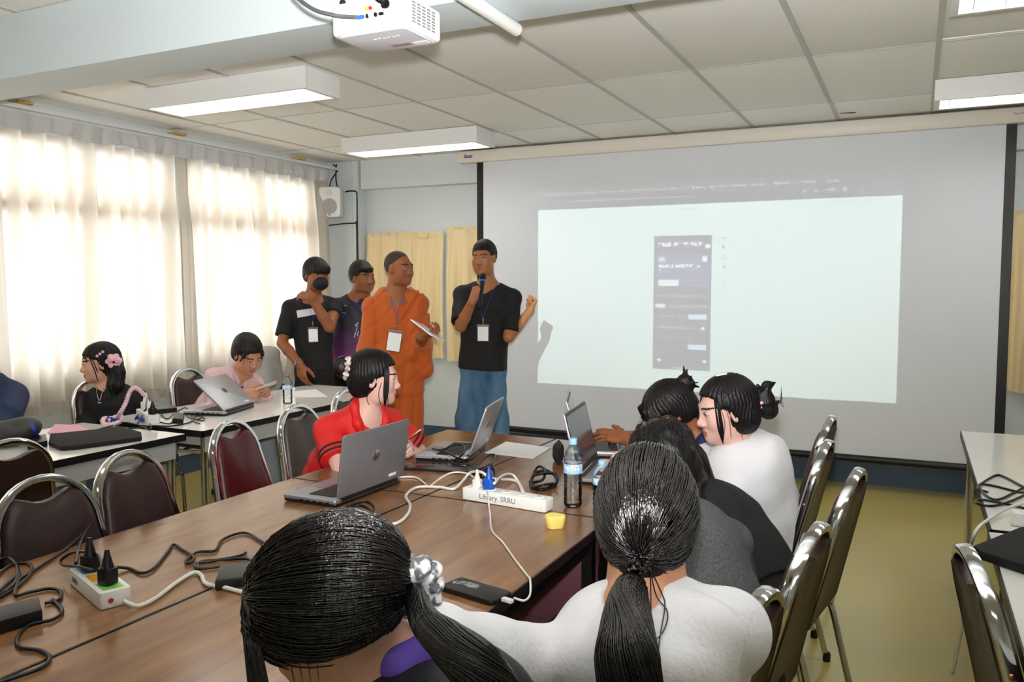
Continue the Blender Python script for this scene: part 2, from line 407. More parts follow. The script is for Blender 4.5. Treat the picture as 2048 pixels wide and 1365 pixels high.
# ------------------------------------------------------------------ wall speaker and its wiring
sp = thing('wall_speaker', 'small white loudspeaker with round grille on the corner pillar', 'speaker', (-5.06, 6.47, 2.28), 0.42)
RX = Matrix.Rotation(PI / 2, 4, 'X')
MB().prism(rrect(0.205, 0.285, 0.035), -0.03, 0.13, RX, b=0.012).build('cabinet', M_WHITE, sp)
MB().prism([(0.072 * math.cos(a * PI / 16), 0.072 * math.sin(a * PI / 16) - 0.04) for a in range(32)], 0.125, 0.136, RX, b=0.003).build('grille', mat('pale grey speaker grille', rgb(190, 194, 196), 0.7, bump=(900, 0.6)), sp)
MB().prism([(0.022 * math.cos(a * PI / 10), 0.022 * math.sin(a * PI / 10) + 0.085) for a in range(20)], 0.125, 0.134, RX, b=0.003).build('tweeter', mat('light grey dome', rgb(214, 216, 216), 0.5), sp)
MB().prism(rrect(0.022, 0.010, 0.004, 3, 0, -0.122), 0.128, 0.134, RX).build('badge', mat('grey badge', rgb(90, 92, 96), 0.4), sp)
MB().box((0.02, 0.06, 0), (0.05, 0.12, 0.06)).build('bracket', M_WHITEMET, sp)
def cable(name, label, pts, r, m, n=6, cat='cable', seg=6, smooth=True):
    return tag(MB().tube(smoothpath(pts, seg) if smooth else pts, r, n).build(name, m, smooth=180), label, cat)
yw = 6.535
cable('wire', 'thin black wire looping down from the ceiling corner to the white speaker', [(-5.10, yw, 2.66), (-5.05, yw, 2.60), (-5.13, yw, 2.50), (-5.15, yw - .01, 2.36), (-5.12, yw - .02, 2.28)], 0.006, M_CABLE)
cable('wire', 'pair of black wires dropping straight from the ceiling into the speaker top', [(-5.06, yw, 2.66), (-5.06, yw - .01, 2.52), (-5.03, yw - .02, 2.41)], 0.006, M_CABLE)
cable('wire', 'black wire leaving the speaker side and running down the pillar edge', [(-4.955, yw, 2.39), (-4.90, yw, 2.395), (-4.835, yw, 2.385), (-4.822, yw, 2.34), (-4.822, yw, 2.15), (-4.82, yw, 1.6)], 0.007, M_CABLE)
cable('wire', 'black wire crossing the pillar below the speaker from the curtain', [(-5.16, yw, 2.075), (-5.0, yw, 2.085), (-4.86, yw, 2.085), (-4.832, yw, 2.06), (-4.832, yw, 1.6)], 0.006, M_CABLE)

# ------------------------------------------------------------------ projection screen
ps = thing('projection_screen', 'wide pull-down projection screen with black borders covering the front wall', 'screen', (0, 0, 0))
YS = 6.47
M_FAB = mat('matte white screen fabric', rgb(220, 224, 232), 0.9)
MB().box((-1.45, YS, 1.42), (3.99, 0.003, 2.34)).build('screen_fabric', M_FAB, ps, smooth=0)
for x in (-3.452, 0.548): MB().box((x, YS - 0.001, 1.42), (0.062, 0.004, 2.34)).build('black_border', M_BLACK, ps, smooth=0)
MB().tube([(-3.49, YS, 0.235), (0.585, YS, 0.235)], 0.026, 12).build('bottom_bar', M_BLACK, ps)
M_HOUS = mat('cream white screen housing', rgb(228, 222, 212), 0.45)
hs = MB().prism([(-0.06, 0), (0.05, 0), (0.062, 0.02), (0.062, 0.085), (0.05, 0.1), (-0.06, 0.1)], -3.65, 0.72, Matrix(((0, 0, 1, 0), (-1, 0, 0, YS), (0, 1, 0, 2.565), (0, 0, 0, 1))), b=0.003).build('housing', M_HOUS, ps)
link_mesh('lettering', text_mesh('Bozr', 0.042, 0.0006, bold=0.0012, M=frame((-3.535, YS - 0.0635, 2.615), (1, 0, 0), (0, 0, 1), (0, -1, 0))), mat('dark blue print', rgb(40, 70, 120), 0.5), hs, smooth=0)
link_mesh('lettering', text_mesh('Easy to Pull', 0.022, 0.0006, M=frame((0.60, YS - 0.0635, 2.622), (1, 0, 0), (0, 0, 1), (0, -1, 0))), mat('grey print', rgb(120, 120, 120), 0.5), hs, smooth=0)

# ------------------------------------------------------------------ ceiling projector, mount, leads, pipe
pj = thing('projector', 'white ceiling projector hanging in front of the beam, seen from below', 'projector', (-1.405, 2.06, 2.262), 0.0)
MB().prism(rrect(0.262, 0.205, 0.03), -0.044, 0.044, b=0.014, seg=3).build('body', M_WHITE, pj)
MB().prism(rrect(0.232, 0.172, 0.02), -0.048, -0.040, b=0.002).build('bottom_plate', mat('pale grey projector underside', rgb(196, 197, 204), 0.4), pj)
MB().prism(rrect(0.066, 0.026, 0.003, 3, 0.02, 0.045), -0.0488, -0.047).build('rating_label', mat('brownish grey rating label', rgb(150, 140, 142), 0.5), pj)
MB().prism(rrect(0.05, 0.024, 0.002, 3, 0.085, 0.052), -0.0492, -0.047).build('sticker', M_PAPER, pj)
for k in range(6): MB().prism(rrect(0.01, 0.005, 0.002, 2, -0.02 + 0.016 * k, -0.03 - 0.004 * (k % 2)), -0.0492, -0.047).build('button', M_WHITE, pj, smooth=0)
RXF = Matrix.Translation((0, -0.1025, 0)) @ Matrix.Rotation(PI / 2, 4, 'X')
def port(x, z, w_, h_, m, name='port', d=0.004): MB().prism(rrect(w_, h_, min(w_, h_) * 0.45, 3, x, z), -0.002, d, RXF).build(name, m, pj)
port(-0.018, -0.006, 0.026, 0.011, mat('blue video socket', rgb(50, 110, 190), 0.4)); port(0.005, -0.006, 0.009, 0.012, M_BLACK)
for x, z, c in ((0.003, 0.014, (230, 180, 40)), (0.017, 0.014, (190, 40, 40)), (0.016, -0.006, (230, 230, 230))): port(x, z, 0.010, 0.010, mat('jack %d %d' % (c[0], c[1]), rgb(*c), 0.4), d=0.006)
port(0.033, -0.006, 0.010, 0.012, M_BLACK); port(0.052, -0.006, 0.016, 0.008, M_BLACK); port(0.066, 0.018, 0.028, 0.024, M_BLACK, 'power_socket')
vm = None
for i in range(5):
    for j in range(7):
        M = Matrix.Translation((0.1308, -0.062 + 0.026 * i, -0.026 + 0.0088 * j))
        if vm is None: o = MB().box((0, 0, 0), (0.003, 0.017, 0.0048)).build('vent_slot', mat('vent grey', rgb(120, 120, 124), 0.6), pj, smooth=0); vm = o.data
        else: o = bpy.data.objects.new('vent_slot', vm); COL.objects.link(o); o.parent = pj
        o.location = M.translation
for x, y in ((-0.105, -0.07), (0.075, -0.07), (0.0, 0.07)): MB().lathe([(0.009, 0.044), (0.009, 0.06), (0.004, 0.066)], 10, Matrix.Translation((x, y, 0))).build('foot', M_BLACK, pj)
MB().tube([(0, 0.1, 0), (0, 0.118, 0)], [0.03, 0.027], 16, Matrix.Translation((-0.10, 0, 0))).build('lens', M_BLACK, pj)
MB().box((0, 0, 0.052), (0.16, 0.13, 0.016), b=0.004).box((0, 0, 0.10), (0.05, 0.04, 0.10), b=0.006).tube([(0, 0, 0.1), (0, 0, 0.41)], 0.022, 12).build('mount', M_WHITEMET, pj)
cable('projector_cable', 'grey braided cable looping into the back of the ceiling projector', [(-1.72, 2.0, 2.58), (-1.71, 1.98, 2.45), (-1.66, 1.95, 2.36), (-1.57, 1.93, 2.292), (-1.49, 1.925, 2.262), (-1.452, 1.938, 2.256), (-1.43, 1.952, 2.256)], 0.006, mat('grey braided cable', rgb(110, 112, 118), 0.35, metal=0.5, bump=(800, 0.5)), n=8)
cable('projector_cable', 'short black lead plugged into the power socket of the projector', [(-1.40, 1.98, 2.55), (-1.395, 1.96, 2.42), (-1.375, 1.935, 2.33), (-1.352, 1.93, 2.292), (-1.340, 1.950, 2.281)], 0.007, M_CABLE, n=8)
tag(MB().tube([(-1.26, 1.2, 2.382), (-1.26, 2.63, 2.382)], 0.022, 14).build('conduit_pipe', M_WHITE), 'white conduit pipe running under the beam beside the projector', 'pipe')

# projector beam: a spot lamp inside the lens whose light carries the projected page
PL = Vector((-1.505, 2.19, 2.262))
pl = light('SPOT', 'projector_lamp', PL, PROJ_W, (1, 1, 1), target=(-1.49, YS, 1.38), spot_size=math.radians(64), spot_blend=0.02, shadow_soft_size=0.004)
def projector_nodes():
    ld = pl.data; ld.use_nodes = True; nt = ld.node_tree; N = nt.nodes; L = nt.links
    em = N['Emission']; g = N.new('ShaderNodeNewGeometry'); s = N.new('ShaderNodeSeparateXYZ'); L.new(g.outputs['Incoming'], s.inputs[0])
    def math_(op, a, b=None, c=None):
        m = N.new('ShaderNodeMath'); m.operation = op
        for i, v in enumerate((a, b, c)):
            if v is None: continue
            if isinstance(v, (int, float)): m.inputs[i].default_value = v
            else: L.new(v, m.inputs[i])
        return m.outputs[0]
    D = YS - 0.002 - PL.y
    X = math_('MULTIPLY_ADD', math_('DIVIDE', s.outputs[0], s.outputs[1]), D, PL.x)
    Z = math_('MULTIPLY_ADD', math_('DIVIDE', s.outputs[2], s.outputs[1]), D, PL.z)
    def box(x0, x1, z0, z1):
        a = math_('COMPARE', X, (x0 + x1) / 2, abs(x1 - x0) / 2); b = math_('COMPARE', Z, (z0 + z1) / 2, abs(z1 - z0) / 2)
        return math_('MULTIPLY', a, b)
    cxyz = N.new('ShaderNodeCombineXYZ'); L.new(math_('MULTIPLY', X, 60.0), cxyz.inputs[0]); L.new(math_('MULTIPLY', Z, 30.0), cxyz.inputs[1])
    nz = N.new('ShaderNodeTexNoise'); nz.inputs['Scale'].default_value = 1.0; nz.inputs['Detail'].default_value = 1; L.new(cxyz.outputs[0], nz.inputs['Vector'])
    glyph = math_('GREATER_THAN', nz.outputs[0], 0.5)
    def P(px, py): p = at_y(px, py, YS); return p.x, p.z
    xl, zt = -2.895, 2.128; xr, zb = -0.095, 0.655
    def U(u, v): return xl + (xr - xl) * u, zt + (zb - zt) * v     # page coordinates
    def ub(u0, v0, u1, v1): a = U(u0, v0); b = U(u1, v1); return box(a[0], b[0], b[1], a[1])
    cur = None
    def lay(mask, col):
        nonlocal cur
        if cur is None: cur = (0, 0, 0, 1)
        m = N.new('ShaderNodeMix'); m.data_type = 'RGBA'
        L.new(mask, m.inputs[0])
        if isinstance(cur, tuple): m.inputs[6].default_value = cur
        else: L.new(cur, m.inputs[6])
        m.inputs[7].default_value = col; cur = m.outputs[2]
    G = (0.16, 0.16, 0.20, 1); WH = (0.95, 1.0, 0.97, 1); PAGE = (0.80, 1.0, 0.88, 1); V = (0.20, 0.20, 0.36, 1); GY = (0.45, 0.5, 0.48, 1)
    lay(box(xl, xr, zb, 2.30), (0.05, 0.05, 0.07, 1))
    for k, u in enumerate((0.01, .05, .11, .16, .22, .27, .32, .37, .42, .48, .53, .59, .64, .70, .77, .83)):
        x = xl + (xr - xl) * u; lay(math_('MULTIPLY', box(x, x + .07, 2.245, 2.262), glyph), (0.4, 0.42, 0.5, 1)); lay(box(x - .03, x - .008, 2.244, 2.264), (0.25, 0.4, 0.9, 1) if k % 4 == 1 else (0.35, 0.4, 0.5, 1))
    lay(box(-2.65, -1.55, 2.186, 2.192), (0.35, 0.35, 0.4, 1))
    for u in (.76, .79, .83, .86, .90): x = xl + (xr - xl) * u; lay(box(x, x + .03, 2.175, 2.20), (0.3, 0.32, 0.5, 1))
    lay(box(xl, xr, zb, zt), PAGE)
    lay(math_('MULTIPLY', ub(.44, .02, .485, .03), glyph), GY)
    for u in (.84, .90): lay(math_('MULTIPLY', ub(u, .015, u + .035, .025), glyph), GY)
    lay(ub(.362, .165, .526, .885), G)
    lay(ub(.372, .26, .520, .44), V)
    lay(math_('MULTIPLY', ub(.375, .20, .50, .222), glyph), WH); lay(ub(.508, .214, .522, .235), WH)
    lay(ub(.376, .278, .395, .302), (0.6, 0.75, 0.9, 1)); lay(ub(.500, .275, .514, .305), WH)
    lay(math_('MULTIPLY', ub(.376, .318, .495, .335), glyph), WH); lay(math_('MULTIPLY', ub(.376, .342, .395, .355), glyph), WH)
    lay(ub(.376, .40, .434, .433), WH)
    lay(math_('MULTIPLY', ub(.376, .482, .515, .494), glyph), GY)
    lay(ub(.368, .53, .396, .552), (0.8, 0.88, 1, 1)); lay(math_('MULTIPLY', ub(.41, .535, .515, .548), glyph), GY)
    lay(ub(.463, .585, .514, .612), (0.75, 0.9, 1, 1)); lay(math_('MULTIPLY', ub(.376, .59, .44, .60), glyph), GY)
    lay(math_('MULTIPLY', ub(.376, .65, .49, .663), glyph), GY); lay(ub(.50, .652, .509, .668), WH)
    lay(math_('MULTIPLY', ub(.378, .706, .49, .716), glyph), GY)
    lay(ub(.463, .747, .514, .774), (0.75, 0.9, 1, 1))
    lay(ub(.376, .828, .386, .843), WH); lay(ub(.505, .828, .515, .843), WH); lay(ub(.42, .873, .46, .878), WH)
    for v in (.185, .23, .285, .335, .378, .43): lay(math_('MULTIPLY', ub(.553, v - .008, .566, v + .008), glyph), GY)
    L.new(cur, em.inputs['Color']); em.inputs['Strength'].default_value = 1.0
projector_nodes()
# ------------------------------------------------------------------ banquet chairs
M_RUB = mat('black rubber', rgb(20, 20, 20), 0.7)
M_RIVET = mat('copper rivet', rgb(190, 120, 90), 0.3, metal=0.9)
def back_half(z):
    """half width of the tapered oval back at height z (0.40..0.92)"""
    zt, r = 0.92, 0.158
    zc = zt - r
    if z > zc: return math.sqrt(max(0.0, r * r - (z - zc) ** 2))
    t = (zc - z) / (zc - 0.40); return r + 0.052 * t
def back_y(z): return -0.175 - 0.245 * (z - 0.42)
def make_chair(vinyl, name='banquet_chair'):
    t = thing(name, '', 'chair')
    # seat cushion
    out = [(-.20, -.19), (-.21, -.05), (-.215, .10), (-.19, .185), (-.12, .215), (0, .222), (.12, .215), (.19, .185), (.215, .10), (.21, -.05), (.20, -.19)]
    out = [(p.x, p.y) for p in smoothpath([(x, y, 0) for x, y in out], 3)]
    MB().prism(out[::-1], 0.425, 0.485, b=0.022, seg=3).build('seat', vinyl, t)
    # padded back inside the oval, with the wavy top edge and the hand gap above
    n = 22; zb, zt = 0.45, 0.845
    L = []; 
    for i in range(n + 1):
        z = zb + (0.835 - zb) * i / n; L.append((back_half(z) - 0.015, z))
    top = [(0.112, 0.862), (0.085, 0.874), (0.055, 0.864), (0.028, 0.852), (0, 0.849)]
    right = L + top; outl = [(-x, z) for x, z in right] + [(x, z) for x, z in right[::-1][1:]]
    bm = bmesh.new(); rows = []
    offs = ((-0.017, 0.012), (-0.020, 0.0), (0.0, -0.002), (0.016, 0.0), (0.026, 0.012), (0.031, 0.035))
    cx_, cz_ = 0, 0.62
    for dy, ins in offs:
        r = []
        for x, z in outl:
            vx, vz = x - cx_, z - cz_; l = math.hypot(vx, vz); k = max(0.05, (l - ins) / l)
            X, Z = cx_ + vx * k, cz_ + vz * k; r.append(bm.verts.new((X, back_y(Z) + dy, Z)))
        rows.append(r)
    for a, b in zip(rows, rows[1:]):
        for i in range(len(outl)): bm.faces.new((a[i], a[(i + 1) % len(outl)], b[(i + 1) % len(outl)], b[i]))
    c0 = bm.verts.new((0, back_y(cz_) - 0.019, cz_)); c1 = bm.verts.new((0, back_y(cz_) + 0.036, cz_))
    for i in range(len(outl)):
        j = (i + 1) % len(outl); bm.faces.new((rows[0][j], rows[0][i], c0)); bm.faces.new((rows[-1][i], rows[-1][j], c1))
    bmesh.ops.recalc_face_normals(bm, faces=bm.faces[:])
    MB().bm(bm).build('backrest', vinyl, t, smooth=50)
    # flat oval chrome frame
    pts = []
    N = 14
    for i in range(N): z = 0.40 + (0.762 - 0.40) * i / N; pts.append((back_half(z), back_y(z), z))
    for i in range(17):
        a = PI * i / 16; z = 0.762 + 0.158 * math.sin(a); pts.append((0.158 * math.cos(a), back_y(z), z))
    for i in range(N - 1, -1, -1): z = 0.40 + (0.762 - 0.40) * i / N; pts.append((-back_half(z), back_y(z), z))
    fr = MB().tube(pts, 0.013, 10, flat=(0.011, 0.0165, (0, 1, 0.25))).build('back_frame', M_CHROME, t)
    for s in (-1, 1):
        for z in (0.52, 0.72): MB().sphere((s * (back_half(z) + 0.010), back_y(z), z), (0.004, 0.007, 0.007)).build('rivet', M_RIVET, fr)
    lb = None
    for s in (-1, 1):
        rear = smoothpath([(s * 0.210, back_y(.41), 0.41), (s * 0.209, -0.19, 0.36), (s * 0.207, -0.235, 0.18), (s * 0.205, -0.28, 0.012)], 4)
        lg = MB().tube(rear, 0.0115, 8).build('leg', M_CHROME, t); MB().lathe([(0.015, 0), (0.015, 0.03), (0.012, 0.036)], 10, Matrix.Translation((s * .205, -.281, 0))).build('rubber_foot', M_RUB, lg)
        front = smoothpath([(s * 0.209, -0.185, 0.405), (s * 0.209, 0.0, 0.408), (s * 0.205, 0.135, 0.406), (s * 0.203, 0.185, 0.375), (s * 0.202, 0.20, 0.30), (s * 0.20, 0.215, 0.012)], 5)
        lg = MB().tube(front, 0.0115, 8).build('leg', M_CHROME, t); MB().lathe([(0.015, 0), (0.015, 0.03), (0.012, 0.036)], 10, Matrix.Translation((s * .20, .215, 0))).build('rubber_foot', M_RUB, lg)
    MB().tube([(-.205, .05, .412), (.205, .05, .412)], 0.009, 8).tube([(-.205, -.12, .412), (.205, -.12, .412)], 0.009, 8).build('seat_frame', M_CHROME, t)
    return t
CH = make_chair(M_VINYL); CHG = make_chair(M_VINYLGREY); CHR = make_chair(M_VINYLRED)
_used = set()
def chair(proto, x, y, deg, label, group):
    """deg: direction the sitter faces, measured from +x"""
    rz = math.radians(deg - 90)
    if proto.name in _used: return dup(proto, (x, y, 0), rz, label, group)
    _used.add(proto.name); proto.location = (x, y, 0); proto.rotation_euler = (0, 0, rz); proto['label'] = label; proto['group'] = group
    return proto
GL, GR, GW = 'banquet chairs along the window side of the brown table', 'banquet chairs along the open side of the brown table', 'banquet chairs around the white tables'
def back_at(x, y, deg):       # chair position for a back whose top centre stands at x, y
    a = math.radians(deg); return x + math.cos(a) * 0.298, y + math.sin(a) * 0.298
def chair_b(proto, x, y, deg, label, group): p = back_at(x, y, deg); return chair(proto, p[0], p[1], deg, label, group)
chair_b(CH, -2.37, 1.60, -4, 'wide brown vinyl banquet chair in front of the twin black plugs, at the picture edge', GL)
chair_b(CH, -2.46, 1.97, 8, 'empty brown vinyl banquet chair standing below the black laptop sleeve', GL)
chair_b(CHR, -2.62, 2.62, 10, 'reddish maroon vinyl banquet chair in front of the white table corner', GL)
chair_b(CHG, -2.67, 3.10, 4, 'grey brown banquet chair behind the woman in the red polo shirt', GL)
chair_b(CHG, -2.81, 3.68, 2, 'banquet chair of which only the chrome hoop shows behind the red polo shoulder', GL)
chair_b(CH, -3.02, 1.93, 170, 'dark banquet chair tucked against the white table with the black bag', GW)
chair_b(CH, -4.46, 3.36, 4, 'dark banquet chair the girl with pink hair clips sits on', GW)
chair_b(CH, -4.50, 4.12, 0, 'dark banquet chair behind the woman in the pink cardigan', GW)
chair_b(CH, -4.46, 2.55, 2, 'dark banquet chair under the person in navy', GW)
chair_b(CHG, -0.31, 3.86, 176, 'tall chrome framed banquet chair furthest along the open side, nearest the screen', GR)
chair_b(CH, -0.27, 3.24, 176, 'banquet chair directly behind the white hoodie with the hair bun', GR)
chair_b(CH, -0.14, 2.78, 172, 'banquet chair leaning out into the aisle with both rear legs showing', GR)
chair_b(CH, -0.19, 2.09, 172, 'large brown banquet chair seen edge on behind the grey sweater', GR)
chair_b(CH, -0.24, 1.58, 170, 'banquet chair with chrome hoop behind the ponytail girl in white, cut by the bottom edge', GR)
chair_b(CH, 0.12, 2.05, 10, 'banquet chair seen edge on, pushed in at the white table with the black sleeve', GW)

# ------------------------------------------------------------------ tables
def brown_table(x0, x1, y0, y1, label, panel=None):
    cx, cy, w_, d_ = (x0 + x1) / 2, (y0 + y1) / 2, x1 - x0, y1 - y0
    t = thing('brown_table', label, 'table', (cx, cy, 0), 0, 'brown wood tables pushed together')
    tp = MB().box((0, 0, 0.736), (w_ - 0.008, d_ - 0.008, 0.028), b=0.002).build('tabletop', M_WOOD, t, smooth=0)
    e = MB()
    for s in (-1, 1): e.box((s * (w_ / 2 - 0.002), 0, 0.7345), (0.004, d_, 0.029)).box((0, s * (d_ / 2 - 0.002), 0.7345), (w_, 0.004, 0.029))
    e.build('edge_band', M_EDGE, tp, smooth=0)
    a = MB()
    for s in (-1, 1): a.box((s * (w_ / 2 - 0.05), 0, 0.69), (0.025, d_ - 0.1, 0.06)).box((0, s * (d_ / 2 - 0.05), 0.69), (w_ - 0.1, 0.025, 0.06))
    a.build('under_frame', M_BLACK, t, smooth=0)
    for sx in (-1, 1):
        for sy in (-1, 1): MB().box((sx * (w_ / 2 - 0.05), sy * (d_ / 2 - 0.05), 0.36), (0.035, 0.035, 0.72)).build('leg', M_BLACK, t, smooth=0)
    if panel: MB().box((0, panel * (d_ / 2 - 0.025), 0.47), (w_ - 0.08, 0.018, 0.46)).box((0, panel * (d_ / 2 - 0.025) - 0.011 , 0.37), (w_ - 0.08, 0.004, 0.004)).build('modesty_panel', mat('maroon laminate panel', rgb(126, 78, 90), 0.4), t, smooth=0)
    return t
brown_table(-2.17, -1.56, 0.62, 2.495, 'brown wood table carrying the small power strip with two black plugs')
brown_table(-1.555, -0.865, 0.62, 2.495, 'brown wood table with the black phone, next to the front girls')
brown_table(-2.17, -1.56, 2.50, 3.70, 'brown wood table in front of the woman in red, with paper and an open laptop', None)
brown_table(-1.555, -0.865, 2.50, 3.70, 'brown wood table with two laptops facing away, water bottles on its corner', -1)

def white_table(x0, x1, y0, y1, label, rz=0.0):
    cx, cy, w_, d_ = (x0 + x1) / 2, (y0 + y1) / 2, x1 - x0, y1 - y0
    t = thing('white_table', label, 'table', (cx, cy, 0), rz, 'white laminate tables')
    tp = MB().box((0, 0, 0.731), (w_ - 0.008, d_ - 0.008, 0.028), b=0.002).build('tabletop', M_LAM, t, smooth=0)
    e = MB()
    for s in (-1, 1): e.box((s * (w_ / 2 - 0.003), 0, 0.7275), (0.006, d_, 0.033)).box((0, s * (d_ / 2 - 0.003), 0.7275), (w_, 0.006, 0.033))
    e.build('edge_band', M_BLACK, tp, smooth=0)
    for s in (-1, 1): MB().box((s * (w_ / 2 - 0.035), 0, 0.665), (0.018, d_ - 0.09, 0.085)).build('apron', mat('grey steel apron', rgb(176, 178, 180), 0.4), t, smooth=0)
    for s in (-1, 1): MB().box((0, s * (d_ / 2 - 0.06), 0.68), (w_ - 0.08, 0.018, 0.05)).build('apron', MATS['grey steel apron'], t, smooth=0)
    for sx in (-1, 1):
        for sy in (-1, 1):
            lg = MB().tube([(sx * (w_ / 2 - 0.05), sy * (d_ / 2 - 0.055), 0.71), (sx * (w_ / 2 - 0.05), sy * (d_ / 2 - 0.055), 0.02)], 0.019, 12).build('leg', M_CHROME, t)
            MB().lathe([(0.023, 0), (0.023, 0.028), (0.019, 0.034)], 12, Matrix.Translation((sx * (w_ / 2 - 0.05), sy * (d_ / 2 - 0.055), 0))).build('rubber_foot', M_RUB, lg)
    return t
white_table(-4.10, -3.32, 1.18, 3.03, 'white table with black edge carrying the black bag and laptop sleeve')
white_table(-4.10, -3.30, 3.12, 4.95, 'white table with black edge carrying the silver laptop of the pink cardigan woman')
white_table(0.235, 1.0, 2.93, 4.85, 'white table standing close to the screen with tangled black cable on it')
white_table(0.225, 1.0, 1.02, 2.90, 'white table with the black sleeve, cut by the picture edge')
ZB, ZW = 0.751, 0.746     # table top heights

# ------------------------------------------------------------------ laptops
M_KEY = mat('black laptop keys', rgb(30, 30, 33), 0.5); M_SCR = mat('dark laptop display', rgb(70, 66, 76), 0.18)
def laptop(name, label, hx, hy, z, user_deg, open_deg, shell, w_=0.375, d_=0.255, screen=None, logo=True, sticker=True):
    """hinge centre at hx, hy; user_deg: direction from hinge to the user"""
    t = thing(name, label, 'laptop', (hx, hy, z), math.radians(user_deg - 90), 'laptops')
    b = MB().prism(rrect(w_, d_, 0.012, 4, 0, d_ / 2), 0.012, 0.024, b=0.003).build('base', shell, t)
    MB().prism(rrect(w_ - 0.004, d_ - 0.004, 0.012, 4, 0, d_ / 2), 0.002, 0.0125, b=0.003).build('bottom_case', M_BLACK, t)
    MB().box((0, d_ * 0.40, 0.0242), (w_ * 0.80, d_ * 0.45, 0.0008)).build('keyboard_well', M_KEY, b, smooth=0)
    kb = MB()
    for r in range(6):
        for c in range(15):
            ww = w_ * 0.80 / 15; kb.box((-w_ * 0.40 + ww * (c + 0.5), d_ * (0.20 + 0.079 * r), 0.0255), (ww * 0.86, d_ * 0.066, 0.0022))
    stuff(kb.build('keys', M_KEY, b, smooth=0))
    MB().prism(rrect(0.105, 0.065, 0.004, 3, -0.02, d_ * 0.82), 0.0238, 0.0248).build('touchpad', mat('grey touchpad', rgb(126, 126, 132), 0.3), b)
    for k in range(5): MB().box((-w_ / 2, d_ * (0.15 + 0.12 * k), 0.014), (0.003, 0.016, 0.005)).build('port', M_BLACK, b, smooth=0)
    MB().tube([(-w_ * 0.42, 0.004, 0.022), (w_ * 0.42, 0.004, 0.022)], 0.009, 10).build('hinge', M_BLACK, b)
    a = math.radians(open_deg - 90)
    Ml = frame((0, 0, 0.024), (1, 0, 0), (0, -math.sin(a), math.cos(a)), (0, -math.cos(a), -math.sin(a)))   # local z: outward from the lid back
    ld = MB().prism(rrect(w_, d_ - 0.012, 0.012, 4, 0, d_ / 2 + 0.003), 0.0, 0.008, Ml, b=0.003).build('lid', shell, t)
    MB().prism(rrect(w_ - 0.006, d_ - 0.018, 0.01, 4, 0, d_ / 2 + 0.003), -0.0015, 0.001, Ml).build('bezel', M_BLACK, ld)
    MB().prism(rrect(w_ - 0.03, d_ - 0.05, 0.002, 2, 0, d_ / 2 + 0.006), -0.0022, 0.0, Ml).build('display', screen or M_SCR, ld)
    if logo:
        cyl = [(0.021 * math.cos(k * PI / 14), 0.021 * math.sin(k * PI / 14) + d_ / 2 + 0.01) for k in range(28)]
        lg = MB().prism(cyl, 0.0075, 0.0088, Ml).build('logo', mat('mirror chrome logo', rgb(225, 225, 230), 0.12, metal=1.0) if logo is True else logo, ld)
        T = Ml @ Matrix.Translation((0, d_ / 2 + 0.012, 0.009)) @ Matrix.Rotation(PI, 4, 'Y') @ Matrix.Scale(-1, 4, (1, 0, 0)) if False else Ml @ Matrix.Translation((0, d_ / 2 + 0.011, 0.009)) @ Matrix.Rotation(0, 4, 'Z')
        Tf = frame((0, 0, 0), (-1, 0, 0), (0, 1, 0), (0, 0, -1))
        me = text_mesh('hp', 0.036, 0.0004, shear=0.32, bold=0.0004, M=T @ (Matrix.Identity(4) if False else Matrix.Identity(4)))
        link_mesh('lettering', me, mat('dark logo letters', rgb(60, 60, 66), 0.3, metal=0.6), lg, smooth=0)
    if sticker: MB().prism(rrect(0.046, 0.011, 0.001, 2, w_ * 0.30, 0.030), 0.0078, 0.0086, Ml).build('sticker', M_PAPER, ld, smooth=0)
    return t
laptop('laptop', 'open silver laptop whose grey lid back with round logo covers the red shirt', -1.735, 2.41, ZB, 180, 98, M_SILVER, w_=0.40, d_=0.232)
laptop('laptop', 'open silver laptop with black cable lying across its keyboard', -1.72, 3.19, ZB, 194, 110, M_SILVERL, w_=0.345, d_=0.235)
laptop('laptop', 'black framed open laptop with dark screen, behind the two water bottles', -1.145, 3.065, ZB, 9, 104, M_SILVERL, w_=0.37, d_=0.255, logo=None, sticker=False)
laptop('laptop', 'silver open laptop seen edge on, the one being typed on near the screen', -1.34, 3.51, ZB, 20, 108, M_SILVERL, w_=0.35, d_=0.24, logo=None, sticker=False)
laptop('laptop', 'half closed pale silver laptop on the white table before the pink cardigan', -3.60, 3.70, ZW, 196, 42, M_SILVERL, w_=0.37, d_=0.265, logo=mat('grey ring logo', rgb(120, 120, 124), 0.3, metal=0.8))

# ------------------------------------------------------------------ bottles
M_PET = clear_shell('clear plastic bottle', (0.985, 0.99, 0.995, 1), gloss=0.05)
M_WATER = clear_shell('water', (0.98, 0.99, 0.995, 1), gloss=0.02)
M_CAPB = mat('light blue cap', rgb(140, 196, 226), 0.4)
def label_mat():
    m = bpy.data.materials.new('printed bottle label'); m.use_nodes = True; nt = m.node_tree; N = nt.nodes; L = nt.links; p = N['Principled BSDF']
    tc = N.new('ShaderNodeTexCoord'); n = N.new('ShaderNodeTexNoise'); n.inputs['Scale'].default_value = 45; n.inputs['Detail'].default_value = 1
    r = N.new('ShaderNodeValToRGB'); r.color_ramp.interpolation = 'CONSTANT'; e = r.color_ramp.elements
    e[0].position = 0; e[0].color = rgb(226, 236, 244); e[1].position = 0.50; e[1].color = rgb(150, 196, 232)
    for q, c in ((0.60, rgb(226, 226, 240)), (0.64, rgb(224, 170, 190)), (0.68, rgb(236, 226, 150))): x = r.color_ramp.elements.new(q); x.color = c
    L.new(tc.outputs['Object'], n.inputs['Vector']); L.new(n.outputs[0], r.inputs[0]); L.new(r.outputs[0], p.inputs['Base Color']); p.inputs['Roughness'].default_value = 0.4
    return m
